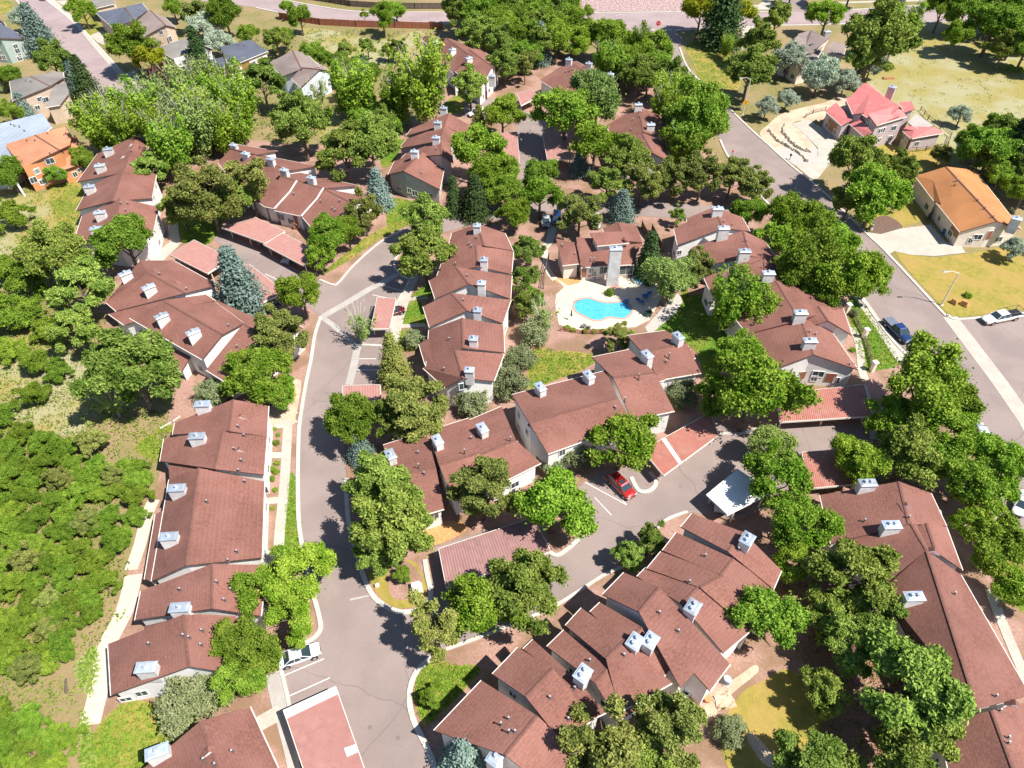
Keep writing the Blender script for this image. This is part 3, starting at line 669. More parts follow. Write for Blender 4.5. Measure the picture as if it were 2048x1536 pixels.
# centre spine
b=TH_("long central townhouse row between the curving drive and the swimming pool",(940,620))
b.gable((904,466),(955,447),(1010,466),(895,500),(968,491),(1026,501),4.8,7.2,5.4)
b.gable((893,498),(952,490),(1027,503),(874,552),(955,533),(1023,548),4.8,7.2,5.4)
b.gable((858,561),(912,534),(1024,551),(870,597),(938,568),(1021,598),4.8,7.0,5.4)
b.gable((846,613),(903,586),(1022,600),(859,654),(934,621),(1006,647),4.8,7.0,5.4)
b.gable((858,660),(924,636),(1007,650),(852,734),(926,696),(1009,705),4.4,7.0,5.2)
b.unit([[(838,688,4.2),(858,677,4.9),(866,729,4.9),(852,735,4.2)]])
b.gable((846,736),(910,700),(1008,708),(890,775),(926,756),(988,762),4.4,7.0,5.0)
b.caps([(954,451),(968,519),(963,566),(955,620),(947,677),(939,740)],-4,sx=1.25,sy=1.0)
b.vents([(953,472),(938,485),(943,490),(911,525),(926,597),(934,548),(898,675),(888,735)])
b.windows([(927,772,1.3,1.3)]); 
# pool house
b=Building("pool_house","pool clubhouse with a tall white chimney facing the blue swimming pool","clubhouse","brown_shingle","cream_stucco",(1190,540))
b.unit([[(1112,477,5.2),(1153,487,5.2),(1160,527,3.4),(1125,531,3.4)]])
b.unit([[(1152,474,6.2),(1250,481,6.2),(1285,485,5.0),(1262,529,3.3),(1162,535,3.3)]])
b.unit([[(1180,466,7.6),(1248,462,7.6),(1259,486,6.4),(1194,492,6.4)]])
b.unit([[(1236,444,7.0),(1271,450,5.6),(1285,485,5.1),(1250,481,7.0)],[(1236,444,7.0),(1250,481,7.0),(1212,470,6.2),(1204,457,6.0)]])
b.chimney(1232,497,2,h=3.0,sx=2.1,sy=1.1,full=True)
b.vents([(1181,485,1.1),(1181,518,.9),(1188,519,.9),(1125,488),(1150,506)])
b.windows([(1207,540,1.5,1.5),(1168,545,.9,2.0,"door"),(1252,540,2.6,2.0),(1183,541,.9,1.0)])
# mid-south diagonal row
b=TH_("diagonal townhouse row below the swimming pool, seven chimneys along its upper edge",(1080,870))
b.gable((766,890),(786,952),(812,1040),(852,863),(872,935),(888,1018),4.6,6.2,4.0)
b.gable((857,862),(878,930),(906,1000),(938,836),(960,905),(985,970),4.7,6.4,4.2)
b.gable((936,841),(960,910),(984,975),(1003,813),(1032,880),(1082,926),4.7,6.2,4.0)
b.gable((1024,789),(1058,845),(1096,908),(1212,741),(1235,795),(1266,846),6.4,8.0,5.4)
b.gable((1184,714),(1226,755),(1264,840),(1258,699),(1310,745),(1349,822),5.8,7.4,4.8)
b.gable((1254,671),(1285,705),(1320,760),(1331,661),(1372,685),(1402,746),5.6,7.2,4.8)
b.unit([[(1318,712,6.6),(1386,700,6.4),(1391,716,5.6),(1356,725,5.8)]],ov=.1)
b.unit([[(1280,760,6.4),(1330,745,6.4),(1330,760,5.8),(1292,770,5.9)]],ov=.1)
b.caps([(781,909),(875,880),(965,856),(1081,774),(1178,750),(1295,709),(1357,672)],-62,sx=1.7)
b.vents([(837,932,1.0),(848,944),(929,903,1.0),(1021,877,.9),(1035,883),(1062,848),(1058,845,.9),(1250,798,.9),(1231,812),(1338,712,1.2),(1333,720),(1278,754,1.2),(836,902),(942,873)])
b.windows([(868,1032,1.2,1.3),(1310,842,1.3,1.3),(1290,848,.9,2.0,"door")])
# south diagonal row
b=TH_("stepped diagonal townhouse row at the bottom centre with a small furnished corner patio",(1200,1330))
b.gable((868,1461),(1010,1510),(1110,1590),(963,1361),(1074,1431),(1176,1525),5.0,7.4,5.2)
b.gable((985,1348),(1052,1394),(1121,1481),(1036,1295),(1106,1337),(1186,1440),6.0,7.7,5.6)
b.gable((1046,1298),(1112,1345),(1170,1445),(1066,1279),(1147,1352),(1212,1425),5.2,6.9,5.2)
b.gable((1094,1293),(1190,1366),(1236,1442),(1128,1260),(1222,1330),(1275,1420),5.4,7.2,5.3)
b.gable((1131,1251),(1212,1318),(1240,1424),(1163,1216),(1250,1280),(1344,1366),6.1,7.9,5.6)
b.gable((1180,1224),(1240,1285),(1300,1380),(1200,1205),(1285,1255),(1340,1340),5.4,7.2,5.4)
b.unit([[(1205,1189,6.6),(1278,1224,8.4),(1319,1175,8.4),(1248,1145,6.6)],[(1278,1224,8.4),(1361,1376,5.9),(1388,1346,6.2),(1420,1382,5.5),(1460,1328,5.5),(1351,1208,7.9),(1319,1175,8.4)]])
b.gable((1274,1153),(1363,1208),(1447,1307),(1292,1135),(1400,1170),(1500,1262),5.6,7.4,5.4)
b.gable((1294,1137),(1400,1175),(1505,1265),(1322,1103),(1446,1150),(1520,1240),5.9,7.6,5.5)
b.gable((1325,1101),(1441,1150),(1518,1238),(1353,1065),(1466,1117),(1548,1176),5.9,7.6,5.5)
b.gable((1362,1054),(1455,1103),(1547,1178),(1384,1027),(1486,1064),(1563,1141),6.4,8.0,5.7)
b.caps([(1166,1347,52),(1270,1283,52),(1301,1281,52),(1386,1214,52),(1495,1078,52)],52,sx=1.6,sy=1.25,flues=2); b.caps([(992,1513)],55,sx=1.6,sy=1.2)
b.vents([(1100,1392),(1150,1373),(1249,1307),(1320,1222),(1358,1259),(1137,1435),(1180,1318),(1380,1160),(1412,1108),(1478,1095),(1404,1208),(1017,1434),(1002,1447,.9),(1018,1462,.9),(1030,1460)])
# south-east row
b=TH_("large townhouse row in the lower right corner behind big dark pines",(1840,1250))
b.gable((1640,990),(1798,963),(1862,986),(1662,1087),(1818,1048),(1893,1052),4.4,7.6,5.0)
b.gable((1680,1073),(1798,1006),(1880,1020),(1745,1190),(1853,1100),(1905,1110),4.4,7.5,4.8)
b.gable((1700,1105),(1853,1046),(1893,1054),(1764,1183),(1872,1104),(1925,1140),4.2,7.4,4.8)
b.gable((1763,1181),(1853,1100),(1922,1150),(1896,1430),(1955,1418),(2060,1390),4.4,7.4,4.6)
b.gable((1876,1447),(1983,1421),(2072,1400),(1905,1575),(2040,1575),(2130,1560),4.3,6.8,4.4)
b.caps([(1736,966),(1784,1050),(1829,1193)],2,sx=2.0,flues=2)
b.louvre([(1815,1010),(1870,1100),(2032,1408)],-18)
b.vents([(1820,1031),(1731,1038),(1780,1130),(1995,1389),(2003,1418),(2020,1472),(2020,1483),(1912,1184),(1905,1467)])
# east row beside the public street
b=TH_("townhouse row beside the public street, white gable end above the coral striped carport",(1560,580))
b.gable((1348,458),(1428,414),(1484,434),(1355,490),(1446,456),(1500,462),5.4,7.6,5.6)
b.unit([[(1373,437,5.9),(1428,414,7.4),(1440,440,7.4),(1375,450,5.8)]])
b.gable((1384,494),(1486,461),(1530,482),(1428,528),(1500,512),(1555,520),5.2,7.4,5.4)
b.gable((1408,556),(1528,507),(1570,520),(1424,590),(1530,560),(1600,570),5.0,7.2,5.2)
b.gable((1430,556),(1500,514),(1545,520),(1412,560),(1520,520),(1560,530),5.0,7.2,5.2,walls=False)
b.gable((1440,600),(1552,562),(1620,560),(1495,668),(1600,640),(1690,612),4.8,7.2,5.2)
b.gable((1560,640),(1637,612),(1686,616),(1600,660),(1656,641),(1704,670),4.8,6.8,4.8)
b.gable((1494,669),(1602,637),(1656,652),(1546,739),(1627,709),(1716,739),4.6,6.8,4.4)
b.caps([(1436,417),(1448,456),(1490,502),(1538,546),(1602,625),(1621,681)],0,sx=1.9)
b.vents([(1448,440),(1465,446),(1620,660),(1632,665),(1493,478),(1700,725)])
b.windows([(1636,748,1.7,1.2),(1661,755,1.6,1.8,"door"),(1606,750,.9,1.6,"door"),(1358,505,.9,1)])
# ---------- single houses ----------
def House(name,label,roof,wall,at,cat="house",**k): return Building(name,label,cat,roof,wall,at,None,**k)
b=House("house","orange house with an orange shingle roof and a white stair at its left side","orange_shingle","orange_siding",(110,350),gutter="fascia_brown")
b.unit([[(9,289,5.6),(70,270,7.4),(118,300,7.4),(46,335,5.6)],[(9,289,5.6),(70,270,7.4),(9,289,5.6001)]][:1]+[[(70,270,7.4),(130,253,6.0),(142,270,5.8),(140,290,5.8),(118,300,7.4)]])
b.unit([[(9,289,5.6),(130,253,5.8),(70,270,7.4)]])
b.unit([[(118,300,7.0),(128,305,5.8),(46,335,5.6)]])
b.unit([[(125,278,4.6),(150,270,4.6),(160,285,4.2),(164,327,3.4),(122,342,3.4),(112,330,3.6),(126,318,4.4)]])
b.windows([(100,322,1.6,1.2),(67,360,1.3,1.3),(160,340,1,.8)]); b.vents([(52,277),(68,277),(98,303),(93,263),(116,342)])
b=House("house","pale blue grey roofed house behind the orange house at the left edge","blue_shingle","cream_stucco",(40,270))
b.unit([[(0,247,6.5),(84,226,6.5),(104,254,5),(18,330,5),(0,336,5),(-70,345,5),(-80,270,6.5)]])
b.vents([(20,245),(27,248),(37,250),(47,258)])
b=House("house","grey roofed tan house with a recessed balcony, beside the blue spruces in the upper left","grey_shingle","tan_siding",(80,220))
b.unit([[(19,162,5.6),(60,152,7.0),(100,172,7.0),(25,203,5.6)],[(60,152,7.0),(108,143,6.4),(126,144,5.8),(128,155,5.6),(100,172,7.0)]])
b.unit([[(100,172,6.0),(132,165,5.6),(138,187,5.2),(120,210,4.6),(90,215,4.6),(100,195,5.4)]])
b.windows([(80,198,1.2,1),(75,215,1.1,1)]); b.vents([(60,160),(50,158)])
b=House("house","sage green house with a navy roof and white trimmed windows at the left edge","slate_shingle","sage_siding",(20,110))
b.gable((-40,50),(-5,44),(33,64),(-30,88),(0,76),(50,78),5.2,7.2,5.2)
b.windows([(35,102,1.3,1.3),(8,115,1.1,1.3),(40,118,1.3,1.3),(22,128,1,1.6)])
b=House("house","white house whose navy shingle roof sits at the very top left corner","slate_shingle","cream_stucco",(0,45))
b.gable((-60,30),(-20,30),(8,44),(-40,60),(0,40),(12,52),4.5,6.5,4.5)
b=House("house","navy roofed house on the pink street, behind the tan brown gabled one","slate_shingle","tan_siding",(240,45))
b.unit([[(192,26,5),(250,14,7.0),(268,40,7.0),(226,56,5)],[(250,14,7.0),(284,6,5.6),(296,20,5.4),(268,40,7.0)]])
b.unit([[(192,26,5),(284,6,5.6),(250,14,7.0)]]); b.windows([(238,60,2.4,2.0,"garage")]); b.vents([(249,15),(277,18)])
b=House("house","tan brown gabled house between a navy roofed house and the solar panelled one","taupe_shingle","tan_siding",(310,75))
b.gable((255,57),(300,20),(330,35),(290,72),(331,50),(352,55),5.0,7.4,5.6)
b.unit([[(296,81,3.4),(308,75,4.2),(322,82,4.2),(320,88,3.4)]]); b.windows([(322,65,1.0,1.0),(340,78,1.2,1.6)])
b=House("house","white house with black solar panels on its grey brown hip roof in the upper left","grey_shingle","white_stucco",(370,115))
b.unit([[(310,97,5.4),(375,86,7.2),(408,92,7.0),(347,118,5.4)],[(408,92,7.0),(425,98,5.4),(347,118,5.4)]])
b.unit([[(310,97,5.4),(375,75,5.8),(425,98,5.4),(408,92,7.0),(375,86,7.2)]])
p=[G(362,108,6.3),G(400,98,6.55),G(388,84,7.35),G(378,87,7.3),G(384,97,6.9),G(362,103,6.7)]
mk("solar_panel",[v+Vector((0,0,.12)) for v in p]+[v for v in p],[(0,1,4,5),(1,2,3,4)]+[(i,(i+1)%6,6+(i+1)%6,6+i) for i in range(6)],"solar_glass",b.o)
b.windows([(364,139,1.8,1.6),(417,101,1,1)])
b=House("house","navy roofed cream house with a lower garage wing, left of the pale blue house","slate_shingle","cream_stucco",(480,125))
b.unit([[(440,94,6),(500,79,6.2),(536,102,5.2),(458,134,5.2),(452,118,5.4)]])
b.unit([[(415,121,4.4),(446,114,4.8),(460,134,4.2),(437,138,3.8)]]); b.windows([(492,133,2.8,2.2,"garage"),(508,126,1,1)]); b.vents([(476,87),(487,88)])
b=House("house","pale blue house with a grey brown gable roof, left of the tall cottonwoods","taupe_shingle","pale_blue_siding",(600,160))
b.gable((535,127),(585,101),(612,105),(566,152),(603,138),(640,134),5.0,7.2,6.0)
b.gable((582,157),(603,135),(625,120),(601,175),(640,138),(661,142),5.0,7.4,5.4)
b.windows([(620,195,1.8,1.4),(658,168,1,1),(658,160,1,1)])
b=House("house","small tan house with a grey roof at the very top edge, beside the pink street","grey_shingle","tan_siding",(200,10))
b.unit([[(172,-12,5),(225,-20,5),(228,8,4.4),(190,17,4.4)]])
b=House("house","grey brown roofed house with skylights behind the silvery willows in the upper right","taupe_shingle","cream_stucco",(1610,105))
b.gable((1555,102),(1597,70),(1624,60),(1560,118),(1600,130),(1656,78),4.4,4.6,6.6)
b.unit([[(1597,68,6.2),(1625,59,6.4),(1656,80,5.0),(1625,128,5.0),(1600,130,5.4),(1570,105,6.0)]])
b.unit([[(1653,92,4.6),(1668,82,4.8),(1692,90,4.2),(1688,112,3.8),(1650,106,3.8)]])
b.chimney(1655,63,10,h=1.6,sx=1.6,sy=1.2,wall="grey_stucco")
for x,y in ((1623,89),(1618,108)):
    q=b.on_roof(x,y,.1); MB().box(q,1.3,.6,.2,.5).build("skylight",["window_glass"],b.o)
b=House("house","mauve house with a red tile roof and dormers above curved stone terraces","red_tile","mauve_stucco",(1740,240))
b.unit([[(1727,166,8.0),(1800,213,8.0),(1756,250,6.0),(1690,205,6.0)]])
b.unit([[(1727,166,8.0),(1740,168,6.4),(1815,232,6.2),(1800,213,8.0)]])
b.unit([[(1691,196,6.4),(1738,188,7.6),(1728,226,7.0),(1706,229,6.0)]])
b.unit([[(1735,234,6.2),(1770,225,7.0),(1800,232,7.0),(1753,251,5.8)]])
b.unit([[(1736,228,7.6),(1797,210,7.8),(1814,233,6.6),(1753,251,5.9)]])
b.unit([[(1650,222,4.2),(1672,205,5.0),(1705,240,5.0),(1684,252,4.0)]])
b.unit([[(1699,248,4.0),(1722,238,5.0),(1745,266,5.0),(1728,273,4.0)]])
b.unit([[(1796,205,5.6),(1822,202,6.0),(1830,218,5.8),(1810,225,5.2)]])
b.unit([[(1810,252,3.8),(1870,254,4.2),(1888,266,3.4),(1824,277,3.4)]])
b.unit([[(1807,257,4.6),(1818,250,5.0),(1829,262,4.8),(1822,277,3.9),(1805,262,4.0)]],wm="stone_wall")
b.unit([[(1815,245,3.9),(1832,227,3.9),(1868,252,3.9),(1832,258,3.9)]],rm="pan_concrete")
b.chimney(1785,174,-35,h=3,sx=1.6,sy=1.3,wall="mauve_stucco",full=True)
b.windows([(1685,221,1.0,1.2),(1688,223,1.0,1.2),(1731,247,.9,1.0),(1735,248,.9,1.0),(1664,252,4.0,2.3,"garage"),(1807,275,.7,1.4)])
b=House("house","ranch house with an amber orange gable roof and a pale driveway, at the right edge","amber_shingle","cream_stucco",(1940,430))
b.gable((1830,352),(1892,333),(1950,340),(1920,464),(1994,442),(2042,458),3.6,6.2,3.8)
b.unit([[(1830,352,4.0),(1868,402,4.0),(1882,408,4.6),(1866,360,5.2)]])
b.chimney(2034,437,-30,h=1.8,sx=1.6,sy=1.1)
b.windows([(1955,474,1.6,1.1),(1978,470,1.0,1.9,"door"),(1910,460,3,2,"garage")]); b.vents([(1912,366),(1957,397),(1972,413),(1989,430),(1915,358)])
# ---------- carports ----------
def carport(label,q,zf,zb,mat,ribs=0,cut=None,posts=(0,1),group=None,white=()):
    """q: front-left, front-right, back-right, back-left photo pixels (front = side seen by the cars)"""
    c=[G(*q[0],zf),G(*q[1],zf),G(*q[2],zb),G(*q[3],zb)]; base=sum(c,Vector())/4; base.z=0
    r=root("carport",base,label,"carport",group)
    Wd=(c[1]-c[0]).length; n=ribs or max(6,int(Wd/.38)); m=MB(); vs=[];fs=[];fm=[]
    for i in range(n*2+1):
        t=i/(n*2); a=c[0].lerp(c[1],t); b_=c[3].lerp(c[2],t); dz=Vector((0,0,.05 if i%2 else 0)); vs+=[a+dz,b_+dz]
    for i in range(n*2):
        t=(i+.5)/(n*2); fs.append((2*i,2*i+2,2*i+3,2*i+1)); fm.append(1 if any(a<=t<=b2 for a,b2 in white) else 0)
    k=len(vs); vs+=[v-Vector((0,0,.16)) for v in c]; fs.append((k,k+3,k+2,k+1)); fm.append(0)
    mk("roof",vs,fs,[mat,"white_metal"],r,fm)
    f=MB()
    ring=list(zip(c,c[1:]+c[:1]))
    for a,b_ in ring:
        d=(b_-a).normalized(); o=Vector((d.y,-d.x,0)).normalized()*.07
        f.add([a+o+Vector((0,0,.07)),b_+o+Vector((0,0,.07)),b_+o-Vector((0,0,.24)),a+o-Vector((0,0,.24)),a+Vector((0,0,.07)),b_+Vector((0,0,.07)),b_-Vector((0,0,.24)),a-Vector((0,0,.24))],[(3,2,1,0),(4,5,1,0)[::-1],(2,3,7,6)])
    f.build("fascia",["gutter_cream"],r)
    for u in (0.18,0.82):
        for i in range(max(2,int(Wd/5.4)+1)):
            t=.04+.92*i/max(1,int(Wd/5.4) if Wd>5.4 else 1)
            if t>1: continue
            p=c[0].lerp(c[1],t).lerp(c[3].lerp(c[2],t),u); MB().box((p.x,p.y,0),.16,.16,p.z-.2).build("post",["gutter_cream"],r)
    return r
CG="metal roofed carports of the complex"
carport("large mauve ribbed metal carport at the kerb island in the lower middle",[(893,1175),(1101,1103),(1066,1036),(878,1098)],2.6,2.7,"mauve_metal",38,group=CG)
carport("salmon striped metal carport beside the red car, with one pale roof panel",[(1327,951),(1436,871),(1420,826),(1285,900)],2.6,2.75,"red_metal",40,group=CG,white=((.27,.33),))
carport("coral striped metal carport below the white gable end, half shaded by a leafy tree",[(1560,844),(1744,832),(1728,770),(1555,788)],2.6,2.75,"red_metal",46,group=CG)
carport("small coral striped carport right of the white roofed one, mostly under trees",[(1618,977),(1722,967),(1715,897),(1604,905)],2.6,2.75,"red_metal",26,group=CG)
carport("white metal roofed carport standing alone at the right end of the parking lot",[(1455,1030),(1412,990),(1475,938),(1545,985)],2.7,2.8,"white_metal",22,group=CG)
carport("pink metal carport with a white end strip, beside the empty stalls at the bottom",[(567,1422),(672,1373),(745,1580),(640,1640)],2.5,2.5,"pink_metal",40,group=CG)
carport("left one of the two pink carports before the row with pale parapets",[(443,455),(531,487),(570,463),(512,436)],2.7,2.8,"pink_metal",16,group=CG)
carport("right one of two pink carports before the pale parapet row, tree at its corner",[(527,489),(606,531),(640,505),(566,467)],2.7,2.8,"pink_metal",16,group=CG)
carport("square pink carport left of the alley, above the blue spruce",[(341,510),(415,547),(460,518),(388,480)],2.7,2.8,"pink_metal",18,group=CG)
carport("long pink carport right of the blue spruce with a dark blue car under its end",[(457,528),(522,606),(570,585),(500,530)],2.7,2.8,"pink_metal",18,group=CG)
carport("pink carport inside the central parking bay behind the half dead tree",[(742,658),(779,657),(792,598),(755,595)],2.6,2.6,"pink_metal",14,group=CG)
carport("small pink carport with a broad white edge on the right side of the curving drive",[(687,806),(762,806),(760,770),(686,772)],2.6,2.6,"pink_metal",14,group=CG,)
carport("pink carport on the left side of the north parking court",[(990,330),(1039,327),(1034,264),(985,268)],2.7,2.8,"pink_metal",16,group=CG)
carport("pink carport on the right side of the north parking court, streaked with tree shade",[(1095,320),(1144,318),(1132,265),(1085,268)],2.7,2.8,"pink_metal",16,group=CG)
carport("small pink carport at the top end of the north parking court",[(1042,211),(1078,193),(1062,180),(1035,188)],2.7,2.8,"pink_metal",12,group=CG)
p=[G(688,1498,2.62),G(712,1489,2.62),G(718,1503,2.62),G(694,1513,2.62)]

for b_ in BL: b_.autowindows()
# =================== TREES ===================
rng=np.random.default_rng(7); rnd=random.Random(5)
def quads(C,Nn,S,asp=1.0):
    n=len(C); Nn=Nn/np.maximum(np.linalg.norm(Nn,axis=1,keepdims=True),1e-6)
    a=rng.normal(size=(n,3)); T=np.cross(Nn,a); T/=np.maximum(np.linalg.norm(T,axis=1,keepdims=True),1e-6); B=np.cross(Nn,T)
    S=S.reshape(-1,1); T=T*S*asp; B=B*S
    V=np.stack([C-T*.5,C-B*.5,C+T*.5,C+B*.5],1).reshape(-1,3)   # diamond leaf
    return V
def leafmesh(name,V,mat):
    n=len(V)//4; me=bpy.data.meshes.new(name); me.vertices.add(len(V)); me.vertices.foreach_set("co",V.astype(np.float32).ravel())
    me.loops.add(n*4); me.loops.foreach_set("vertex_index",np.arange(n*4,dtype=np.int32))
    me.polygons.add(n); me.polygons.foreach_set("loop_start",np.arange(0,n*4,4,dtype=np.int32)); me.polygons.foreach_set("loop_total",np.full(n,4,dtype=np.int32))
    me.materials.append(MATS[mat]); me.update(); me.validate(); return me
def puffs(P,Rr,cnt,leaf,jit=.22,outw=.75,asp=1.3,squash=.85,top=.25):
    """P centres, Rr radii, cnt leaves per puff: leaves on the shell of each puff"""
    out=[]
    for p,r in zip(P,Rr):
        n=int(cnt*(r/np.mean(Rr))**2)+4; d=rng.normal(size=(n,3)); d[:,2]+=top; d/=np.linalg.norm(d,axis=1,keepdims=True)
        rr=r*(1+rng.normal(size=(n,1))*jit); an=np.array([1,1,squash])*(.65+.7*rng.random(3)); sh=rng.normal(size=3)*.35
        d2=d*an; d2=d2+d2[:,[2,0,1]]*sh; c=p+d2*rr
        nn=d*outw+rng.normal(size=(n,3))*(1-outw)*.8+np.array([.1,-.05,.2])
        out.append(quads(c,nn,leaf*(.7+.6*rng.random(n)),asp))
    return np.concatenate(out)
def shell(n,a,c,zc,lo=-.35,inner=.45,lump=.12):
    """points through an ellipsoid crown, denser outside; the outline is lumpy"""
    d=rng.normal(size=(n*3,3)); d/=np.linalg.norm(d,axis=1,keepdims=True); d=d[d[:,2]>lo][:n]
    ph=rng.random(6)*6.28; az=np.arctan2(d[:,1],d[:,0])
    f=1+lump*np.sin(3*az+ph[0]+2*d[:,2])+lump*.8*np.sin(5*az+ph[1]-3*d[:,2])+lump*.5*np.sin(8*az+ph[2])
    r=(inner+(1-inner)*rng.random(len(d))**.45)*f
    return d*r[:,None]*np.array([a,a,c])+np.array([0,0,zc])
def trunkmesh(name,mat,H,r,limbs,spread,zs,lean=0,base=0.0):
    m=MB(); x=lean; m.tube((0,0,-.02),(x*.5,0,H*.5),r,r*.75,7).tube((x*.5,0,H*.5),(x,0,H),r*.75,r*.25,7)
    for i in range(limbs):
        a=i*2.4+rnd.random(); z0=H*(zs+ (1-zs)*.7*i/max(1,limbs)); L=spread*(.6+.5*rnd.random())
        p=Vector((x*z0/H,0,z0)); q=p+Vector((math.cos(a)*L*.55,math.sin(a)*L*.55,L*.45)); s=q+Vector((math.cos(a+.3)*L*.4,math.sin(a+.3)*L*.4,L*.35))
        m.tube(p,q,r*.42,r*.26,5).tube(q,s,r*.26,r*.1,4)
    me=bpy.data.meshes.new(name); me.from_pydata([tuple(v) for v in m.v],[],m.f); me.materials.append(MATS[mat]); me.update(); return me
def lobes(nl,per,a,c,zc,R0,R1,r0,r1,lo=-.35,inner=.6,lump=.2,up=.25,lobe_lo=-.35):
    """a crown as separate lobes with gaps between, each lobe covered in small puffs"""
    Cn=shell(nl,a,c,zc,lo=lo,inner=inner,lump=lump); P=[]
    for q in Cn:
        Rl=R0+(R1-R0)*rng.random(); k=int(per*(Rl/R0)**2); d=rng.normal(size=(k*2,3)); out=(q-np.array([0,0,zc*.8])); out/=np.linalg.norm(out)+1e-6
        d=d+out*.9+np.array([0,0,up]); d/=np.linalg.norm(d,axis=1,keepdims=True); d=d[:k]; P.append(q+d*Rl*(.7+.35*rng.random((k,1)))*np.array([1,1,.75]))
    P=np.concatenate(P); return P,r0+(r1-r0)*rng.random(len(P))
# every kind: unit crown radius 1.  (crown meshes, trunk meshes, centre height, name, category)
KIND={}
def addkind(k,name,cat,zc,crowns,trunks): KIND[k]=(name,cat,zc,crowns,trunks)
def decid(mat,n=60,cnt=110,leaf=.085,zc=1.35,c=.85,inner=.35,lump=.13,hole=0):
    n=int(n*2.1); cnt=int(cnt*.82); leaf*=.64
    P,r=lobes(max(14,int(n/4.2)),8,.80,c*.80,zc,.15,.30,.05,.12,inner=.45)
    if hole: keep=rng.random(len(P))>hole; P=P[keep]; r=r[keep]
    return leafmesh("crown",puffs(P,r,cnt,leaf,jit=.55,outw=.25),mat)
for k,mat in (("bright","leaf_bright"),("mid","leaf_mid"),("light","leaf_light")):
    addkind(k,"leafy_tree","tree",1.35,[decid(mat,*a) for a in ((62,120),(54,125,.09),(70,100,.08))],[trunkmesh("trunk","bark",1.45,.075,6,.8,.4) for _ in range(2)])
addkind("purple","plum_tree","tree",1.1,[decid("leaf_purple",50,120,.09,1.1)],[trunkmesh("trunk","bark",1.2,.07,5,.6,.4)])
addkind("gold","golden_tree","tree",1.25,[decid("leaf_gold",50,120,.09,1.25)],[trunkmesh("trunk","bark",1.3,.07,5,.7,.4)])
addkind("silver","willow_tree","tree",1.1,[decid("leaf_silver",75,85,.075,1.1,.85,.3,.16),decid("leaf_silver",62,90,.08,1.1,.95,.3,.18)],[trunkmesh("trunk","bark",1.2,.07,6,.8,.35)])
addkind("sapling","young_tree","tree",1.5,[decid("leaf_bright",26,60,.11,1.5,1.15,.2,.2,.1)],[trunkmesh("trunk","bark",1.6,.05,4,.5,.4)])
def pine(mat,n=150,cnt=62,leaf=.052,zc=1.45,c=1.0,inner=.4,lump=.15):
    n=int(n*1.5); leaf*=.85; cnt=int(cnt*1.1)
    P,r=lobes(int(n/5),8,.84,c*.84,zc,.11,.22,.04,.09,lo=-.45,inner=.4,lump=lump*1.3)
    # needle tufts stand up and out
    return leafmesh("crown",puffs(P,r,cnt,leaf,jit=.55,outw=.3,asp=2.2,squash=.8,top=.5),mat)
addkind("pine","pine_tree","tree",1.45,[pine("needle_pine"),pine("needle_pine",170,55,c=1.1),pine("needle_pine",130,66,lump=.2)],[trunkmesh("trunk","bark",1.9,.07,8,.8,.35) for _ in range(2)])
addkind("olive","pine_tree","tree",1.45,[pine("needle_olive"),pine("needle_olive",150,60,c=1.1,lump=.2)],[trunkmesh("trunk","bark",1.9,.07,8,.8,.35)])
addkind("yellow","pine_tree","tree",1.5,[pine("needle_yellow",110,60,c=1.15,lump=.22)],[trunkmesh("trunk","bark",2.2,.06,9,.8,.3)])
addkind("scrub","scrub_tree","tree",.7,[leafmesh("crown",puffs(*lobes(34,9,.78,.78,.62,.14,.26,.05,.11,lo=-.15,inner=.4),60,.05,outw=.3,jit=.5,squash=.75,asp=1.2,top=.5),"leaf_oak") for _ in range(4)],[trunkmesh("trunk","bark",.9,.06,6,.6,.2)])
addkind("juniper","juniper_bush","bush",.75,[leafmesh("crown",puffs(shell(110,.84,.72,.75,lo=-.6,inner=.5,lump=.13),np.array([.12+.09*rng.random() for _ in range(110)]),75,.055,jit=.35,outw=.5,asp=1.8,top=.4),"needle_juniper") for _ in range(3)],[trunkmesh("trunk","bark",.8,.07,6,.5,.2)])
addkind("bush","bush","bush",.5,[leafmesh("crown",puffs(shell(34,.72,.55,.5,lo=-.7,inner=.3,lump=.08),np.array([.26+.1*rng.random() for _ in range(34)]),60,.12),"leaf_mid"),leafmesh("crown",puffs(shell(34,.72,.55,.5,lo=-.7,inner=.3,lump=.08),np.array([.26+.1*rng.random() for _ in range(34)]),60,.12),"leaf_bright")],[])
def conifer(mat,Hh=3.0,levels=17,cnt=9,leaf=.075,steps=9):
    C=[];Nn=[]
    for l in range(levels):
        t=l/(levels-1); z=.18+t*(Hh-.25); Rm=(1-t)**.85*1.0+.04; nb=int(7+10*(1-t))
        for b in range(nb):
            a=b*6.283/nb+l*1.3+rng.normal()*.15; RR=Rm*(.8+.3*rng.random())
            for s in range(steps):
                u=(s+.5)/steps; rad=RR*u
                if rad<.03: continue
                w=.07+.12*u*(1-t)+.03
                k=cnt; off=rng.normal(size=(k,3))*np.array([w,w,.035])
                p=np.array([math.cos(a)*rad,math.sin(a)*rad,z+.12*(1-u)-.10*u+.07*u*u])
                C.append(p+off); Nn.append(np.array([math.cos(a)*.5,math.sin(a)*.5,.7])+rng.normal(size=(k,3))*.45)
    C=np.concatenate(C);Nn=np.concatenate(Nn); return leafmesh("crown",quads(C,Nn,leaf*(.7+.6*rng.random(len(C))),1.7),mat)
addkind("blue","spruce_tree","tree",.95,[conifer("needle_blue",2.7),conifer("needle_blue",3.2,19)],[trunkmesh("trunk","bark",2.4,.06,3,.3,.3)])
addkind("fir","spruce_tree","tree",.95,[conifer("needle_dark",3.2),conifer("needle_dark",3.8,21)],[trunkmesh("trunk","bark",2.6,.06,3,.3,.3)])
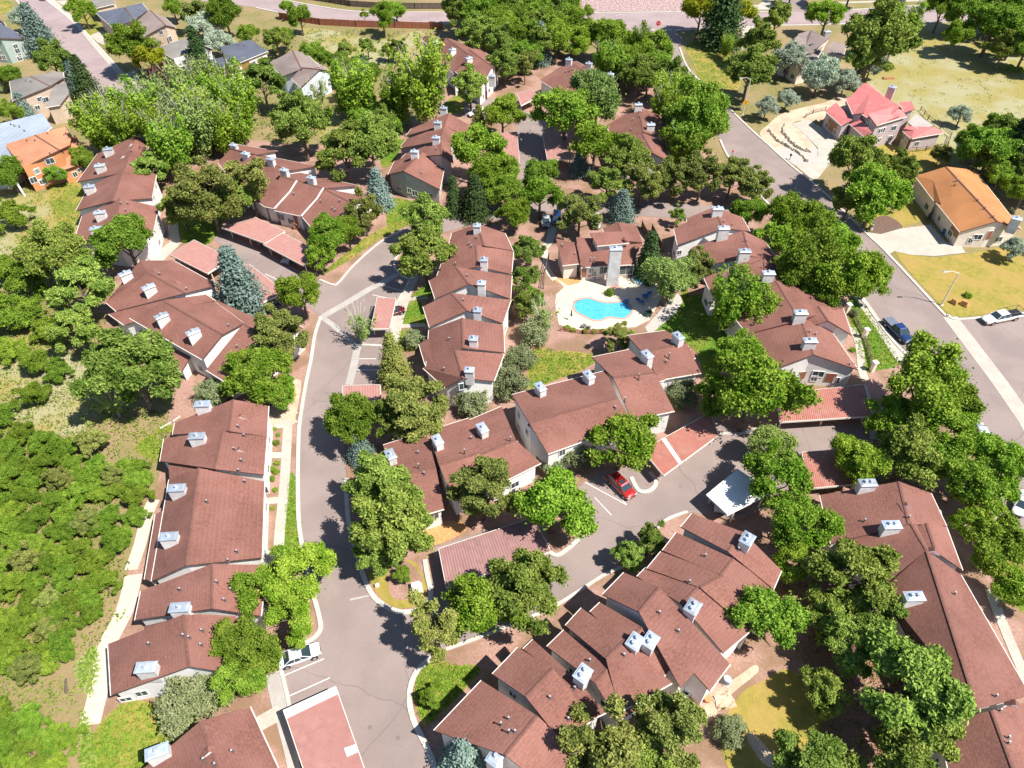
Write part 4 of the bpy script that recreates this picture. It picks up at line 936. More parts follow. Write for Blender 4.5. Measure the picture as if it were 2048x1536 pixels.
addkind("goldfir","spruce_tree","tree",1.1,[conifer("needle_yellow",3.6,18)],[trunkmesh("trunk","bark",3,.05,3,.3,.3)])
def plume(mat,nb=26,leaf=.07,Hh=3.2,cnt=26,pr=.13,steps=10):
    P=[];r=[]
    for b in range(nb):
        a=rng.random()*6.28; sp=.25+.75*rng.random()**.7; top=Hh*(.62+.38*rng.random())*(1.06-.25*sp)
        for s in range(steps):
            u=.28+.72*(s+rng.random())/steps; x=sp*(u**1.25)*.95; P.append([math.cos(a)*x+rng.normal()*.05,math.sin(a)*x+rng.normal()*.05,top*u]); r.append(pr*(.75+.5*rng.random()))
    return leafmesh("crown",puffs(np.array(P),np.array(r),cnt,leaf,jit=.35,outw=.55,asp=1.6,squash=1.5,top=.2),mat)
def fan(name,mat,Hh,n,r=.055,sp=.8):
    m=MB(); m.tube((0,0,-.02),(0,0,Hh*.3),r,r*.8,7)
    for i in range(n):
        a=i*2.4; s=sp*(.4+.6*rnd.random()); p=Vector((0,0,Hh*(.2+.1*rnd.random()))); q=Vector((math.cos(a)*s*.5,math.sin(a)*s*.5,Hh*.6)); t=Vector((math.cos(a)*s,math.sin(a)*s,Hh*(.85+.12*rnd.random())))
        m.tube(p,q,r*.45,r*.26,5).tube(q,t,r*.26,r*.07,4)
        for k in range(3):
            u=q.lerp(t,.2+.25*k); a2=a+rnd.uniform(-1.2,1.2); m.tube(u,u+Vector((math.cos(a2)*.25,math.sin(a2)*.25,.3)),r*.12,r*.04,3)
    me=bpy.data.meshes.new(name); me.from_pydata([tuple(v) for v in m.v],[],m.f); me.materials.append(MATS[mat]); me.update(); return me
addkind("cotton","cottonwood_tree","tree",1.75,[plume("leaf_bright",32,cnt=30),plume("leaf_bright",28),plume("leaf_light",26,cnt=26)],[fan("trunk","pale_bark",3.0,12) for _ in range(2)])
addkind("bare","half_bare_tree","tree",1.3,[plume("leaf_light",11,.06,2.2,12,.1,8)],[fan("trunk","pale_bark",2.3,15,.06,1.0)])
addkind("dead","bare_tree","tree",1.9,[],[fan("trunk","pale_bark",3.3,18,.07,.95)])
addkind("poplar","upright_tree","tree",1.5,[plume("leaf_bright",26,.075,3.0,26,.15)],[fan("trunk","pale_bark",2.8,8,.06,.6)])
PROT={}; NT=0
def tree(kind,px,py,rpx,label,group=None,zs=1.0,clear=0.0):
    """px,py: crown centre in the photo; rpx: crown radius there"""
    global NT
    if kind=="silver": rpx*=.88
    name,cat,zc,cr,tk=KIND[kind]; r=4.0
    for _ in range(4):
        p=G(px,py,zc*r*zs+clear); r=rpx*depth(p)/FPX
    base=Vector((p.x,p.y,0)); NT+=1
    o=bpy.data.objects.new(name,None); COL.objects.link(o); o.location=base+Vector((0,0,clear)); o.rotation_euler=(0,0,rnd.random()*6.28); s=rnd.uniform(.96,1.04)
    o.scale=(r*rnd.uniform(.9,1.1),r*rnd.uniform(.9,1.1),r*zs*rnd.uniform(.92,1.08)); props(o,label,cat,group)
    for nm,L in (("crown",cr),("trunk",tk)):
        if not L: continue
        i=rnd.randrange(len(L)); key=(kind,nm,i)
        if key in PROT: c=PROT[key].copy()
        else: c=bpy.data.objects.new(nm,L[i]); PROT[key]=c
        COL.objects.link(c); c.parent=o; c.location=(0,0,0)
    return o
def inpoly(x,y,P):
    c=False; j=len(P)-1
    for i in range(len(P)):
        if (P[i][1]>y)!=(P[j][1]>y) and x<(P[j][0]-P[i][0])*(y-P[i][1])/(P[j][1]-P[i][1])+P[i][0]: c=not c
        j=i
    return c
KW={"mid":"green leafy tree","bright":"bright leafy tree","pine":"dark pine tree","olive":"olive green scrub tree","scrub":"low green scrub oak","cotton":"feathery cottonwood","fir":"dark pointed conifer"}
def fill(P,step,kinds,rr,label,group):
    xs=[p[0] for p in P]; ys=[p[1] for p in P]; y=min(ys); k=0
    while y<max(ys):
        x=min(xs)+(step/2 if k%2 else 0)
        while x<max(xs):
            a=x+rnd.uniform(-.3,.3)*step; b_=y+rnd.uniform(-.3,.3)*step
            if inpoly(a,b_,P):
                kk=rnd.choice(kinds); tree(kk,a,b_,rnd.uniform(*rr),KW[kk]+" "+label,group+" ("+KW[kk]+")")
            x+=step
        y+=step*.72; k+=1
fill([(-40,862),(60,870),(130,862),(180,880),(235,905),(300,945),(318,985),(295,1020),(248,1060),(240,1110),(240,1150),(230,1200),(220,1245),(190,1275),(130,1290),(110,1340),(60,1370),(-40,1380)],47,["scrub","scrub","scrub","scrub","scrub","scrub","olive"],(23,33),"in the dense thicket along the left edge","scrub oaks of the left thicket")
fill([(-40,1425),(60,1428),(110,1440),(145,1475),(150,1500),(120,1580),(-40,1600)],46,["scrub"],(26,32),"in the rounded bright thicket at the bottom left corner","scrub oaks of the corner thicket")
fill([(255,200),(330,175),(450,170),(520,215),(500,250),(430,270),(330,300),(290,270)],38,["cotton"],(36,48),"in the dense grove of the upper left","cottonwoods of the upper left grove")
fill([(470,60),(560,70),(640,110),(700,130),(760,150),(700,200),(680,170),(600,95),(540,85),(500,75)],30,["mid","pine","mid"],(20,28),"in the belt between the houses and the red fence","trees of the belt below the red fence")
fill([(700,205),(790,195),(800,240),(770,270),(690,235)],28,["mid","pine","mid"],(20,27),"in the dark clump below the tall cottonwoods","trees below the cottonwoods")
fill([(890,-20),(1050,-15),(1150,0),(1170,60),(1150,110),(1040,120),(960,80),(900,50)],36,["mid","pine","bright"],(26,36),"in the belt beside the top road","trees of the belt by the top road")
fill([(1170,60),(1290,75),(1340,130),(1380,170),(1420,230),(1410,300),(1370,300),(1330,220),(1260,150),(1180,110)],34,["mid","pine","bright","cotton"],(26,36),"in the wooded strip left of the curving public street","trees of the strip left of the street")
fill([(1900,-10),(2080,-10),(2120,120),(2060,130),(1980,70),(1940,60)],38,["mid","pine","mid"],(28,38),"in the grove at the top right corner","trees of the top right grove")
fill([(1930,290),(1990,250),(2100,250),(2110,400),(2020,380),(1960,330)],34,["pine","fir","mid"],(26,36),"in the clump behind the amber roofed house","conifers behind the amber roofed house")
fill([(1500,-25),(1560,-30),(1720,-30),(1900,-30),(1900,-8),(1720,-4),(1560,-8)],40,["mid","bright"],(22,30),"across the top road, right of the junction","trees across the top road")
T=[ # kind, px, py, r, label
("mid",250,480,58,"dark leafy tree over the near end of the upper left row"),
("pine",105,508,62,"broad dark pine left of the leafy tree at the upper left row's end"),
("pine",165,585,56,"dark round pine left of the row with four tilted chimneys"),
("scrub",55,560,48,"green scrub tree at the left edge level with the tilted chimneys"),
("scrub",30,635,45,"light scrub tree at the left edge below the dark pines"),
("pine",150,665,45,"small dark pine above the big bushy one on the left"),
("pine",260,735,88,"biggest bushy dark pine left of the gap between the two left rows"),
("scrub",75,725,36,"scrub tree on the dry clearing at the far left, upper one"),
("scrub",70,790,33,"scrub tree on the dry clearing at the far left, lower one"),
("scrub",5,830,28,"scrub tree cut by the left edge below the clearing"),
("scrub",22,435,36,"scrub tree on the slope below the orange house's stair"),
("bare",215,790,48,"half dead tree with white twigs in front of the bushy pine"),
("scrub",95,660,36,"scrub tree right above the dry clearing"),
("scrub",15,700,34,"scrub tree at the left edge beside the clearing"),
("scrub",15,545,36,"scrub tree cut by the left edge above the others"),
("scrub",115,745,28,"small scrub tree in the middle of the dry clearing"),
("juniper",425,788,34,"grey green juniper at the top end of the long left row"),
("bright",522,752,62,"bright leafy tree between the left row and the curving drive"),
("olive",562,672,50,"olive pine above the bright tree beside the drive"),
("blue",482,592,47,"blue spruce standing between the angled row and the pink carport"),
("bright",603,590,46,"bright leafy tree over the end of the long pink carport"),
("bright",655,478,42,"leafy tree at the corner of the right pink carport"),
("bright",695,465,32,"small leafy tree touching the carport corner tree on its right"),
("olive",728,430,34,"open pine with a bare trunk before the white gable, upper left middle"),
("blue",756,388,28,"small blue spruce between the pale parapet row and the lawn"),
("pine",848,505,54,"big pine over the kerb bend of the drive"),
("pine",852,440,44,"pine behind the one at the kerb bend"),
("bare",718,648,42,"half dead thin tree over the central pink carport"),
("goldfir",787,735,33,"golden green narrow spruce beside the short stalls"),
("juniper",827,680,22,"small round juniper at the left wall of the centre row"),
("olive",828,810,66,"wide olive pine at the near end of the centre row"),
("mid",708,845,55,"dark leafy tree overhanging the drive below the small carport"),
("blue",722,905,26,"small grey spruce under the dark leafy tree by the drive"),
("pine",765,965,68,"big pine beside the drive, upper one of the pair at the kerb island"),
("pine",790,1060,80,"big pine beside the drive, lower one of the pair at the kerb island"),
("mid",805,1150,18,"small leafy bush at the tip of the kerb island with the utility box"),
("juniper",943,805,34,"round juniper at the white wall of the centre row"),
("juniper",1018,765,42,"juniper at the near right corner of the centre row"),
("juniper",1040,715,32,"grey juniper on the left of the dry lawn"),
("olive",965,985,64,"olive pine in front of the mid row above the mauve carport"),
("bright",1108,1010,72,"bright leafy tree over the black car by the mauve carport"),
("juniper",1150,905,38,"juniper against the roof left of the tree by the red car"),
("juniper",1105,925,28,"small juniper at the dark gap of the tall unit"),
("bright",1245,885,64,"bright leafy tree above the red car"),
("juniper",1362,785,34,"juniper at the right end of the mid row"),
("bright",1505,785,84,"biggest leafy tree left of the coral striped carport"),
("bright",1478,705,46,"leafy tree on the pool lawn above the biggest one"),
("bright",1550,960,62,"leafy tree over the white metal carport"),
("light",1545,885,42,"pale leafy tree above the white metal carport"),
("pine",1298,1085,34,"small pine at the kerb of the lot, right one of two"),
("pine",1258,1112,30,"small pine at the kerb of the lot, left one of two"),
("yellow",873,1262,62,"yellowish pine at the drive entrance of the lot"),
("bright",958,1215,68,"leafy tree right of the yellowish pine"),
("pine",1045,1185,74,"wide olive pine below the mauve carport"),
("bright",595,1155,62,"bright leafy tree hanging over the drive at the lower left"),
("bright",525,1195,54,"bright leafy tree left of the one over the drive, lower left"),
("bright",580,1235,50,"leafy tree just above the parked white car"),
("mid",490,1290,64,"leafy tree left of the parked white car"),
("juniper",372,1405,58,"large grey juniper at the near end of the long left row"),
("juniper",425,1375,44,"grey juniper right of the large one at the left row's end"),
("mid",475,1360,48,"leafy tree below the one left of the white car"),
("sapling",862,1393,22,"small green sapling on the lawn by the bottom kerb"),
("blue",930,1520,50,"pale spruce at the bottom edge beside the corner roof"),
("olive",1330,1460,74,"largest pine at the bottom edge below the corner patio"),
("olive",1205,1500,84,"pine at the bottom edge left of the largest one"),
("pine",1275,1540,70,"pine cut by the bottom edge between its two neighbours"),
("juniper",1462,1462,34,"low juniper on the shaded lawn near the corner patio"),
("mid",1540,1235,74,"dark leafy tree between the two lower right rows"),
("bright",1600,1050,58,"leafy tree at the upper left corner of the lower right row"),
("bright",1585,1130,40,"leafy tree below the one at the lower right row's corner"),
("pine",1700,1160,74,"big pine against the left eave of the lower right row, upper one"),
("pine",1812,1370,104,"biggest dark pine covering the lower right row"),
("pine",1700,1290,58,"dark pine left of the biggest one in the lower right"),
("pine",1800,1525,82,"dark pine at the bottom edge below the biggest one"),
("pine",1620,1520,66,"dark pine at the bottom edge on the shaded lawn"),
("bright",1722,925,54,"leafy tree over the small coral carport"),
("pine",1822,905,64,"wide pine behind the lower right row's top end"),
("mid",1845,775,82,"big leafy tree beside the public street, lower right"),
("bright",1895,860,58,"leafy tree at the street edge below the big one on the right"),
("mid",1930,960,58,"leafy tree along the street, right of the wide pine"),
("bright",2010,930,64,"leafy tree at the right edge over the street"),
("mid",1985,1095,56,"leafy tree at the right edge beside the lower right row"),
("bright",2030,1180,50,"leafy tree cut by the right edge below its neighbour"),
("bright",1935,1050,30,"small leafy tree at the lower right row's right eave"),
("bright",1690,555,68,"wide leafy tree beside the public street opposite the lamp"),
("mid",1620,520,66,"leafy tree over the east row, largest of its bank"),
("bright",1580,440,48,"leafy tree at the top of the bank beside the street"),
("mid",1630,455,42,"leafy tree at the street side of the bank's top"),
("bright",1545,480,38,"leafy tree over the third chimney of the east row"),
("mid",1640,600,40,"leafy tree at the lower end of the bank beside the street"),
("poplar",1456,598,58,"tall upright tree on the pool lawn"),
("poplar",1510,622,42,"smaller upright tree beside the tall one on the pool lawn"),
("light",1340,560,50,"grey green tree at the right side of the pool terrace"),
("olive",1398,532,32,"pine between the pool terrace and the east row"),
("fir",1296,530,30,"dark green spruce right of the pool house"),
("olive",1240,672,30,"pine on the near side of the pool"),
("bare",1083,625,40,"pale twiggy tree left of the pool"),
("pine",1055,505,30,"narrow pine by the right side of the centre row, top one"),
("pine",1048,560,28,"narrow pine by the right side of the centre row, second one"),
("juniper",1070,660,34,"juniper at the lower left corner of the pool terrace"),
("pine",1050,610,27,"narrow pine by the right side of the centre row, third one"),
("olive",1160,425,42,"pine above the pool house in front of the parked cars"),
("blue",1243,420,28,"blue spruce behind the pool house"),
("olive",1285,362,40,"open pine along the private road, left of three"),
("olive",1345,355,38,"open pine along the private road, middle of three"),
("olive",1405,350,40,"open pine along the private road, right of three"),
("olive",1465,352,34,"pine by the street corner, left of two"),
("olive",1512,372,32,"pine by the street corner, right of two"),
("pine",1356,432,18,"small pine by the first chimney of the east row"),
("bright",1080,388,42,"yellow green leafy tree over the private road"),
("bright",1030,430,30,"leafy tree at the far right corner of the centre row"),
("fir",950,408,32,"dark blue spruce behind the centre row, larger one"),
("fir",908,410,22,"dark blue spruce behind the centre row, smaller one"),
("mid",1010,375,38,"leafy tree right of the two dark blue spruces"),
("blue",1160,330,22,"blue spruce beside the right pink carport of the north court"),
("bright",1190,295,46,"leafy tree between the north court and the half hidden row"),
("pine",1215,365,38,"pine below the leafy tree by the north court"),
("bright",955,310,50,"round leafy tree beside the grey walled row, upper one"),
("bright",985,355,40,"round leafy tree beside the grey walled row, lower one"),
("mid",1130,230,56,"leafy tree right of the north court, left one"),
("light",1195,200,58,"pale green leafy tree over the small north-east row"),
("pine",1255,320,38,"pine covering the near end of the half hidden row"),
("mid",1395,235,62,"big leafy tree at the street curve"),
("mid",1370,290,42,"dark leafy tree left of the street below the curve"),
("fir",1005,88,20,"dark spruce right of the north row"),
("blue",1080,105,24,"blue spruce among the top belt trees"),
("yellow",1050,130,26,"yellowish pine beside the blue spruce in the top belt"),
("pine",940,175,34,"pine in front of the north row"),
("bright",1005,232,36,"leafy tree right of the white car in the north court"),
("goldfir",958,255,20,"small brown tipped spruce below the white car in the north court"),
("pine",1010,125,32,"pine right of the north row's end"),
("cotton",705,165,48,"tall cottonwood right of the pale blue house"),
("cotton",845,155,62,"tallest cottonwood left of the bare white tree"),
("cotton",795,185,42,"cottonwood left of the tallest one"),
("dead",880,165,34,"bare white branched tree before the north row"),
("pine",600,245,56,"dark pine right of the cottonwood grove"),
("pine",690,308,54,"dark pine above the pale parapet row, left of a pair"),
("pine",742,290,54,"dark pine above the pale parapet row, right of a pair"),
("olive",415,390,62,"large olive pine left of the pale parapet row"),
("yellow",498,368,50,"brownish yellow pine covering the pale parapet row's far end"),
("pine",470,400,40,"dark pine between the olive and the brownish pine"),
("bare",636,180,28,"thin grey tree in front of the pale blue house"),
("mid",600,35,26,"tree left of the red fence's end"),
("pine",692,100,18,"small dark pine on the dry slope, left of four"),
("pine",735,95,16,"small dark pine on the dry slope, second of four"),
("pine",775,100,17,"small dark pine on the dry slope, third of four"),
("pine",795,98,18,"small dark pine on the dry slope, right of four"),
("bright",765,35,26,"bright tree leaning over the red fence, left one"),
("bright",792,22,18,"bright tree leaning over the red fence, right one"),
("bright",575,15,16,"small street tree at the far left of the top road"),
("sapling",728,30,10,"tiny sapling beside the top road before the red fence"),
("blue",77,75,34,"blue spruce left of the pink street"),
("silver",48,40,26,"grey green bush behind the blue spruce at the pink street"),
("pine",108,128,36,"dark pine behind the tan house with the balcony"),
("blue",148,160,24,"blue spruce at the end of the pink street, left one"),
("fir",175,180,28,"dark spruce at the end of the pink street, right one"),
("blue",50,222,20,"small blue spruce in front of the tan house with the balcony"),
("mid",20,225,24,"leafy bush left of the small blue spruce at the left edge"),
("mid",18,150,24,"leafy bush at the left edge below the sage green house"),
("juniper",8,165,20,"pale bush at the left edge above the tan house"),
("mid",262,88,46,"round leafy tree right of the pink street"),
("gold",298,118,32,"yellow green tree below the round one by the pink street"),
("purple",328,152,32,"dark purple plum tree by the white house with solar panels"),
("bright",165,22,26,"leafy tree at the top of the pink street"),
("fir",403,130,26,"dark green spruce in front of the house with solar panels"),
("silver",405,50,36,"silvery willow behind the solar panel house, upper one"),
("silver",440,85,32,"silvery willow behind the solar panel house, lower one"),
("mid",345,15,22,"leafy bush at the top edge right of the navy roofs"),
("olive",385,25,28,"olive tree at the top edge by the silvery willow"),
("mid",450,30,34,"leafy tree at the top edge before the top road"),
("pine",525,170,42,"dark pine between the cream and the pale blue houses"),
("mid",110,352,18,"small tree before the orange wall"),
("mid",15,345,34,"leafy tree at the left edge beside the orange house's stair"),
("mid",165,320,24,"dark bushy tree between the orange house and the upper left row"),
("cotton",190,240,46,"feathery tree behind the upper left row, left one"),
("bare",215,205,36,"twiggy grey tree at the end of the pink street"),
("cotton",240,255,40,"feathery tree behind the upper left row, right one"),
("pine",300,345,34,"dark pine at the right side of the upper left row"),
("fir",1445,55,40,"tall dark spruce between the two golden trees"),
("gold",1402,25,34,"golden tree left of the tall dark spruce"),
("gold",1475,28,34,"golden tree right of the tall dark spruce"),
("poplar",1452,90,18,"narrow green tree in front of the tall dark spruce"),
("pine",1518,85,36,"pine at the mixed lawn's right edge, upper one"),
("pine",1500,140,46,"pine at the mixed lawn's right edge, lower one"),
("pine",1553,38,26,"pine beside the top road right of the golden trees"),
("silver",1578,120,40,"silver willow before the skylight roof, left one"),
("silver",1640,150,46,"silver willow before the skylight roof, middle one"),
("silver",1690,165,30,"silver willow before the skylight roof, right one"),
("silver",1742,132,32,"silver willow left of the dry meadow"),
("silver",1533,215,28,"round silver bush beside the curving street, left one"),
("silver",1575,198,24,"round silver bush beside the curving street, right one"),
("bright",1655,28,34,"bright tree on the top road behind the skylight house"),
("pine",1752,78,62,"very large dark pine left of the dry meadow"),
("pine",1735,120,40,"dark pine in front of the very large one by the meadow"),
("cotton",1800,50,40,"wispy green tree at the meadow's top left"),
("bright",1916,70,32,"light leafy tree on the dry meadow"),
("bright",2008,100,22,"small leafy tree on the meadow's right side"),
("mid",1885,18,34,"dark leafy tree at the top of the meadow"),
("silver",1922,232,24,"lone silver tree in the middle of the meadow"),
("mid",1990,50,46,"dark tree at the meadow's top right"),
("pine",1712,325,52,"pine left below the red tiled house"),
("bright",1755,385,62,"large leafy tree over the street between the two driveways"),
("pine",1700,405,36,"dark tree left of the large leafy one over the street"),
("pine",1790,345,36,"pine right of the large leafy tree over the street"),
("olive",1882,308,18,"small upright conifer between the red and the amber roofs"),
("silver",2026,500,28,"silver green bush in front of the amber roofed house"),
("mid",1985,300,48,"dark tree behind the amber roofed house"),
("silver",1786,412,16,"small silver bush beside the mulch bed"),
("bright",1500,425,34,"leafy tree at the upper left end of the bank beside the street"),
("bright",1742,552,44,"leafy tree leaning furthest over the public street"),
("mid",1590,560,46,"leafy tree in the middle of the bank over the east row"),
("bright",1668,480,40,"leafy tree at the street side of the bank, third from its top"),
("bright",1790,835,46,"leafy tree right of the coral striped carport's end"),
("mid",1868,930,46,"leafy tree between the wide pine and the street"),
("bright",1960,1010,40,"leafy tree above the footpath at the right edge"),
("mid",1905,800,52,"leafy tree at the street edge, right of the big one"),
("mid",1430,790,44,"dark leafy tree left of the biggest one by the coral carport"),
("pine",1740,1225,52,"dark pine between the upper and the biggest one, lower right"),
("pine",1870,1440,60,"dark pine on the right side of the biggest one"),
("pine",1660,1230,48,"dark pine right of the dark leafy tree between the lower right rows"),
("pine",1650,1385,44,"dark pine at the right side of the shaded lawn"),
("olive",1110,1490,46,"pine at the bottom edge, leftmost of the group"),
("bright",560,1130,44,"leafy tree at the footpath's lower end, lower left"),
("bright",505,735,42,"leafy tree at the right corner of the angled row"),
("bright",560,790,34,"leafy tree at the gravel above the long left row's footpath"),
("pine",790,835,46,"pine left of the wide olive pine at the centre row"),
("pine",760,1110,50,"lowest pine at the kerb island, trunk over the orange grass"),
("mid",1085,350,34,"leafy tree at the mouth of the north parking court"),
("mid",1060,600,26,"leafy tree beside the twiggy one left of the pool"),
("bright",640,515,32,"small leafy tree below the carport corner tree"),
("pine",360,420,34,"dark pine left of the large olive one, beside the lawn"),
]
for k,x,y,r,l in T:
    if l: tree(k,x,y,r,l)
# small garden shrubs
SH=[(550,858,5,"topmost of the clipped shrubs in the gravel beds by the left row"),(556,870,5,""),(552,885,8,""),(553,926,7,""),(544,938,7,""),(552,943,8,""),(544,957,8,""),(550,980,6,""),(544,1017,5,"")]
for x,y,r,l in SH: tree("bush",x,y,r,"round clipped shrub in the gravel beds between the left row and its footpath","clipped shrubs by the left row")
tree("bush",1220,584,12,"round grassy clump on the pool terrace above the pool")
for x,y in ((1147,660),(1171,662),(1188,663),(1135,655),(1205,662)): tree("bush",x,y,7,"low shrub along the near edge of the pool terrace","shrubs along the pool terrace")
tree("bush",607,447,5,"small shrub beside the wooden stair of the pale parapet row")
tree("bush",373,480,7,"dark red leaved shrub at the lawn corner by the square pink carport")
tree("bush",1447,1415,5,"green potted plants beside the corner patio"); tree("bush",1936,590,9,"dark low bush on the dry lawn behind the boulders")
tree("juniper",1710,626,9,"small dark shrub on the lawn beside the east row"); tree("bush",1706,700,7,"green shrub at the path beside the east row")
for x,y in ((2045,20),(2020,135),(2040,140)): tree("bush",x,y,9,"low bush in the shade at the right end of the meadow","bushes at the meadow's right end")

# low weeds, grass tufts and leaf litter: nobody could count them
def cover(name,P,n,mat,size,hh,label):
    xs=[a[0] for a in P]; ys=[a[1] for a in P]; C=[]
    while len(C)<n:
        x=rnd.uniform(min(xs),max(xs)); y=rnd.uniform(min(ys),max(ys))
        if inpoly(x,y,P):
            g=G(x,y); k=rnd.choice((1,1,3,6,14)); sp=.15*k**.5
            for _ in range(k): C.append((g.x+rnd.gauss(0,sp),g.y+rnd.gauss(0,sp),rnd.uniform(.04,hh*(1+.1*k))))
    C=np.array(C); V=quads(C,rng.normal(size=C.shape)*.6+np.array([0,0,.5]),size*(.6+.8*rng.random(len(C))),1.5); og=C[0]*np.array([1,1,0])
    o=bpy.data.objects.new(name,leafmesh(name,V-og,mat)); COL.objects.link(o); o.location=og; props(o,label,"ground cover",kind="stuff")
cover("weeds",[(-60,380),(60,380),(150,400),(150,500),(210,640),(345,800),(330,900),(250,1000),(240,1250),(140,1340),(160,1420),(-60,1450)],9000,"leaf_oak",.22,.25,"patchy green weeds on the dry slope along the left edge")
cover("dry_grass",[(-60,380),(60,380),(150,400),(150,500),(210,640),(345,800),(330,900),(200,860),(0,900),(-60,800)],8000,"needle_yellow",.2,.2,"dry yellow grass tufts on the slope along the left edge")
cover("weeds",[(1745,30),(1990,50),(2048,120),(2048,330),(1900,330),(1780,290),(1700,190)],2500,"needle_yellow",.2,.15,"yellow weeds over the dry meadow in the upper right")
cover("weeds",[(450,60),(600,60),(880,64),(850,250),(600,300),(440,250)],7000,"leaf_oak",.28,.3,"weeds on the dry slope below the red board fence")
cover("leaf_litter",[(1560,1080),(1760,1180),(1880,1440),(1860,1560),(1640,1560),(1640,1340),(1560,1300)],7000,"leaf_dead",.16,.06,"brown needle litter under the big pines in the lower right")

C=[];M0=[]
for P,mt in LAWNS:
    xs=[a[0] for a in P]; ys=[a[1] for a in P]; A=(max(xs)-min(xs))*(max(ys)-min(ys)); n=int(min(2500,A*.16)); k=0
    for _ in range(n):
        x=rnd.uniform(min(xs),max(xs)); y=rnd.uniform(min(ys),max(ys))
        if inpoly(x,y,P):
            g=G(x,y); kk=rnd.choice((1,2,4)); 
            for _ in range(kk): C.append((g.x+rnd.gauss(0,.15),g.y+rnd.gauss(0,.15),rnd.uniform(.04,.14)))
C=np.array(C)
o=bpy.data.objects.new("grass",leafmesh("grass",quads(C,rng.normal(size=C.shape)*.5+np.array([0,0,.6]),.17*(.6+.8*rng.random(len(C))),1.5),"leaf_mid")); COL.objects.link(o); props(o,"short green grass tufts growing on the lawns","grass",kind="stuff")
# =================== VEHICLES ===================
for n_,c_ in (("paint_white",(.80,.80,.80)),("paint_red",(.42,.02,.018)),("paint_navy",(.015,.04,.15)),("paint_black",(.012,.013,.016)),("paint_maroon",(.13,.012,.02)),("paint_silver",(.50,.52,.54)),("paint_blue",(.02,.07,.22)),("paint_tan",(.40,.31,.20))):
    plain(n_,c_,.28,.15,.9)
plain("car_glass",(.03,.05,.06),.05,0,0,0,.9); plain("tyre_rubber",(.02,.02,.02),.85); plain("alloy",(.55,.55,.57),.3,.8); plain("lamp_clear",(.8,.82,.8),.1); plain("lamp_red",(.4,.01,.01),.2); plain("black_plastic",(.02,.02,.022),.5); plain("chrome",(.7,.7,.72),.15,.9)
def car(kind,a,b,L,paint,label,group=None,roof=True,lower=None,rack=False,sunroof=False,bed_cover=False):
    """a,b: photo pixels of the rear and front ends on the ground"""
    A,B=G(*a),G(*b); c=(A+B)/2; ang=math.atan2(B.y-A.y,B.x-A.x)
    r=root({"suv":"suv","sedan":"sedan","pickup":"pickup_truck"}[kind],c+Vector((0,0,.05)),label,{"suv":"car","sedan":"car","pickup":"pickup truck"}[kind],group)
    W={"suv":1.85,"sedan":1.8,"pickup":1.95}[kind]/2; H={"suv":1.68,"sedan":1.44,"pickup":1.82}[kind]; belt={"suv":.98,"sedan":.86,"pickup":1.08}[kind]; zb=.28
    ca,sa=math.cos(ang),math.sin(ang); O=r.location.copy()
    def X(x,y,z): return O+Vector((x*ca-y*sa,x*sa+y*ca,z))
    h=L/2
    if kind=="pickup": st=[(-h,.93,belt-.15,zb+.15),(-h+.06,.98,belt-.02,zb+.1),(-.05*L,1,belt,zb),(.22*L,1,belt,zb),(.26*L,.99,belt+.03,zb),(.44*L,.95,belt-.02,zb),(h-.06,.90,belt-.12,zb+.05),(h,.82,belt-.3,zb+.12)]
    elif kind=="suv": st=[(-h,.86,belt-.12,zb+.18),(-h+.12,.96,belt,zb+.08),(-.2*L,1,belt,zb),(.2*L,1,belt,zb),(.3*L,.99,belt-.02,zb),(.42*L,.94,belt-.1,zb),(h-.08,.86,belt-.22,zb+.06),(h,.72,belt-.4,zb+.12)]
    else: st=[(-h,.80,belt-.14,zb+.18),(-h+.12,.93,belt+.0,zb+.08),(-.3*L,.98,belt+.02,zb),(0,1,belt,zb),(.24*L,.99,belt-.02,zb),(.4*L,.93,belt-.12,zb),(h-.1,.84,belt-.24,zb+.05),(h,.66,belt-.38,zb+.12)]
    vs=[];fs=[];fm=[]
    for x,w_,zt,z0 in st:
        w=W*w_
        for y,z in ((-w*.9,z0),(-w,z0+.12),(-w*1.0,z0+.38),(-w,zt-.13),(-w*.9,zt-.02),(-w*.45,zt+.02),(w*.45,zt+.02),(w*.9,zt-.02),(w,zt-.13),(w*1.0,z0+.38),(w,z0+.12),(w*.9,z0)): vs.append(X(x,y,z))
    n=12
    for i in range(len(st)-1):
        for j in range(n):
            k=(j+1)%n; fs.append((i*n+j,i*n+k,(i+1)*n+k,(i+1)*n+j)); fm.append(1 if (lower and j in (1,9,0,10)) else 0)
    fs+=[tuple(range(n)),tuple(range(len(vs)-1,len(vs)-n-1,-1))]; fm+=[0,0]
    mk("body",vs,fs,[paint,lower or paint],r,fm,True)
    cab={"suv":(-.485,.27,-.40,.13),"sedan":(-.36,.27,-.2,.08),"pickup":(-.12,.27,-.09,.15)}[kind]
    xb0,xb1,xt0,xt1=[v*L for v in cab]; wb,wt=W*.9,W*.74; zt=H-.05
    P=[X(xb0,-wb,belt-.02),X(xb1,-wb,belt-.02),X(xb1,wb,belt-.02),X(xb0,wb,belt-.02),X(xt0,-wt,zt),X(xt1,-wt,zt),X(xt1,wt,zt),X(xt0,wt,zt)]
    mk("window_glass",P,[(0,1,5,4),(1,2,6,5),(2,3,7,6),(3,0,4,7)],"car_glass",r)
    m=MB()
    m.add([X(xt0-.03,-wt-.03,zt-.02),X(xt1+.03,-wt-.03,zt-.02),X(xt1+.03,wt+.03,zt-.02),X(xt0-.03,wt+.03,zt-.02),X(xt0+.1,-wt+.1,H+.02),X(xt1-.15,-wt+.1,H+.02),X(xt1-.15,wt-.1,H+.02),X(xt0+.1,wt-.1,H+.02)],[(0,1,5,4),(1,2,6,5),(2,3,7,6),(3,0,4,7),(4,5,6,7)])
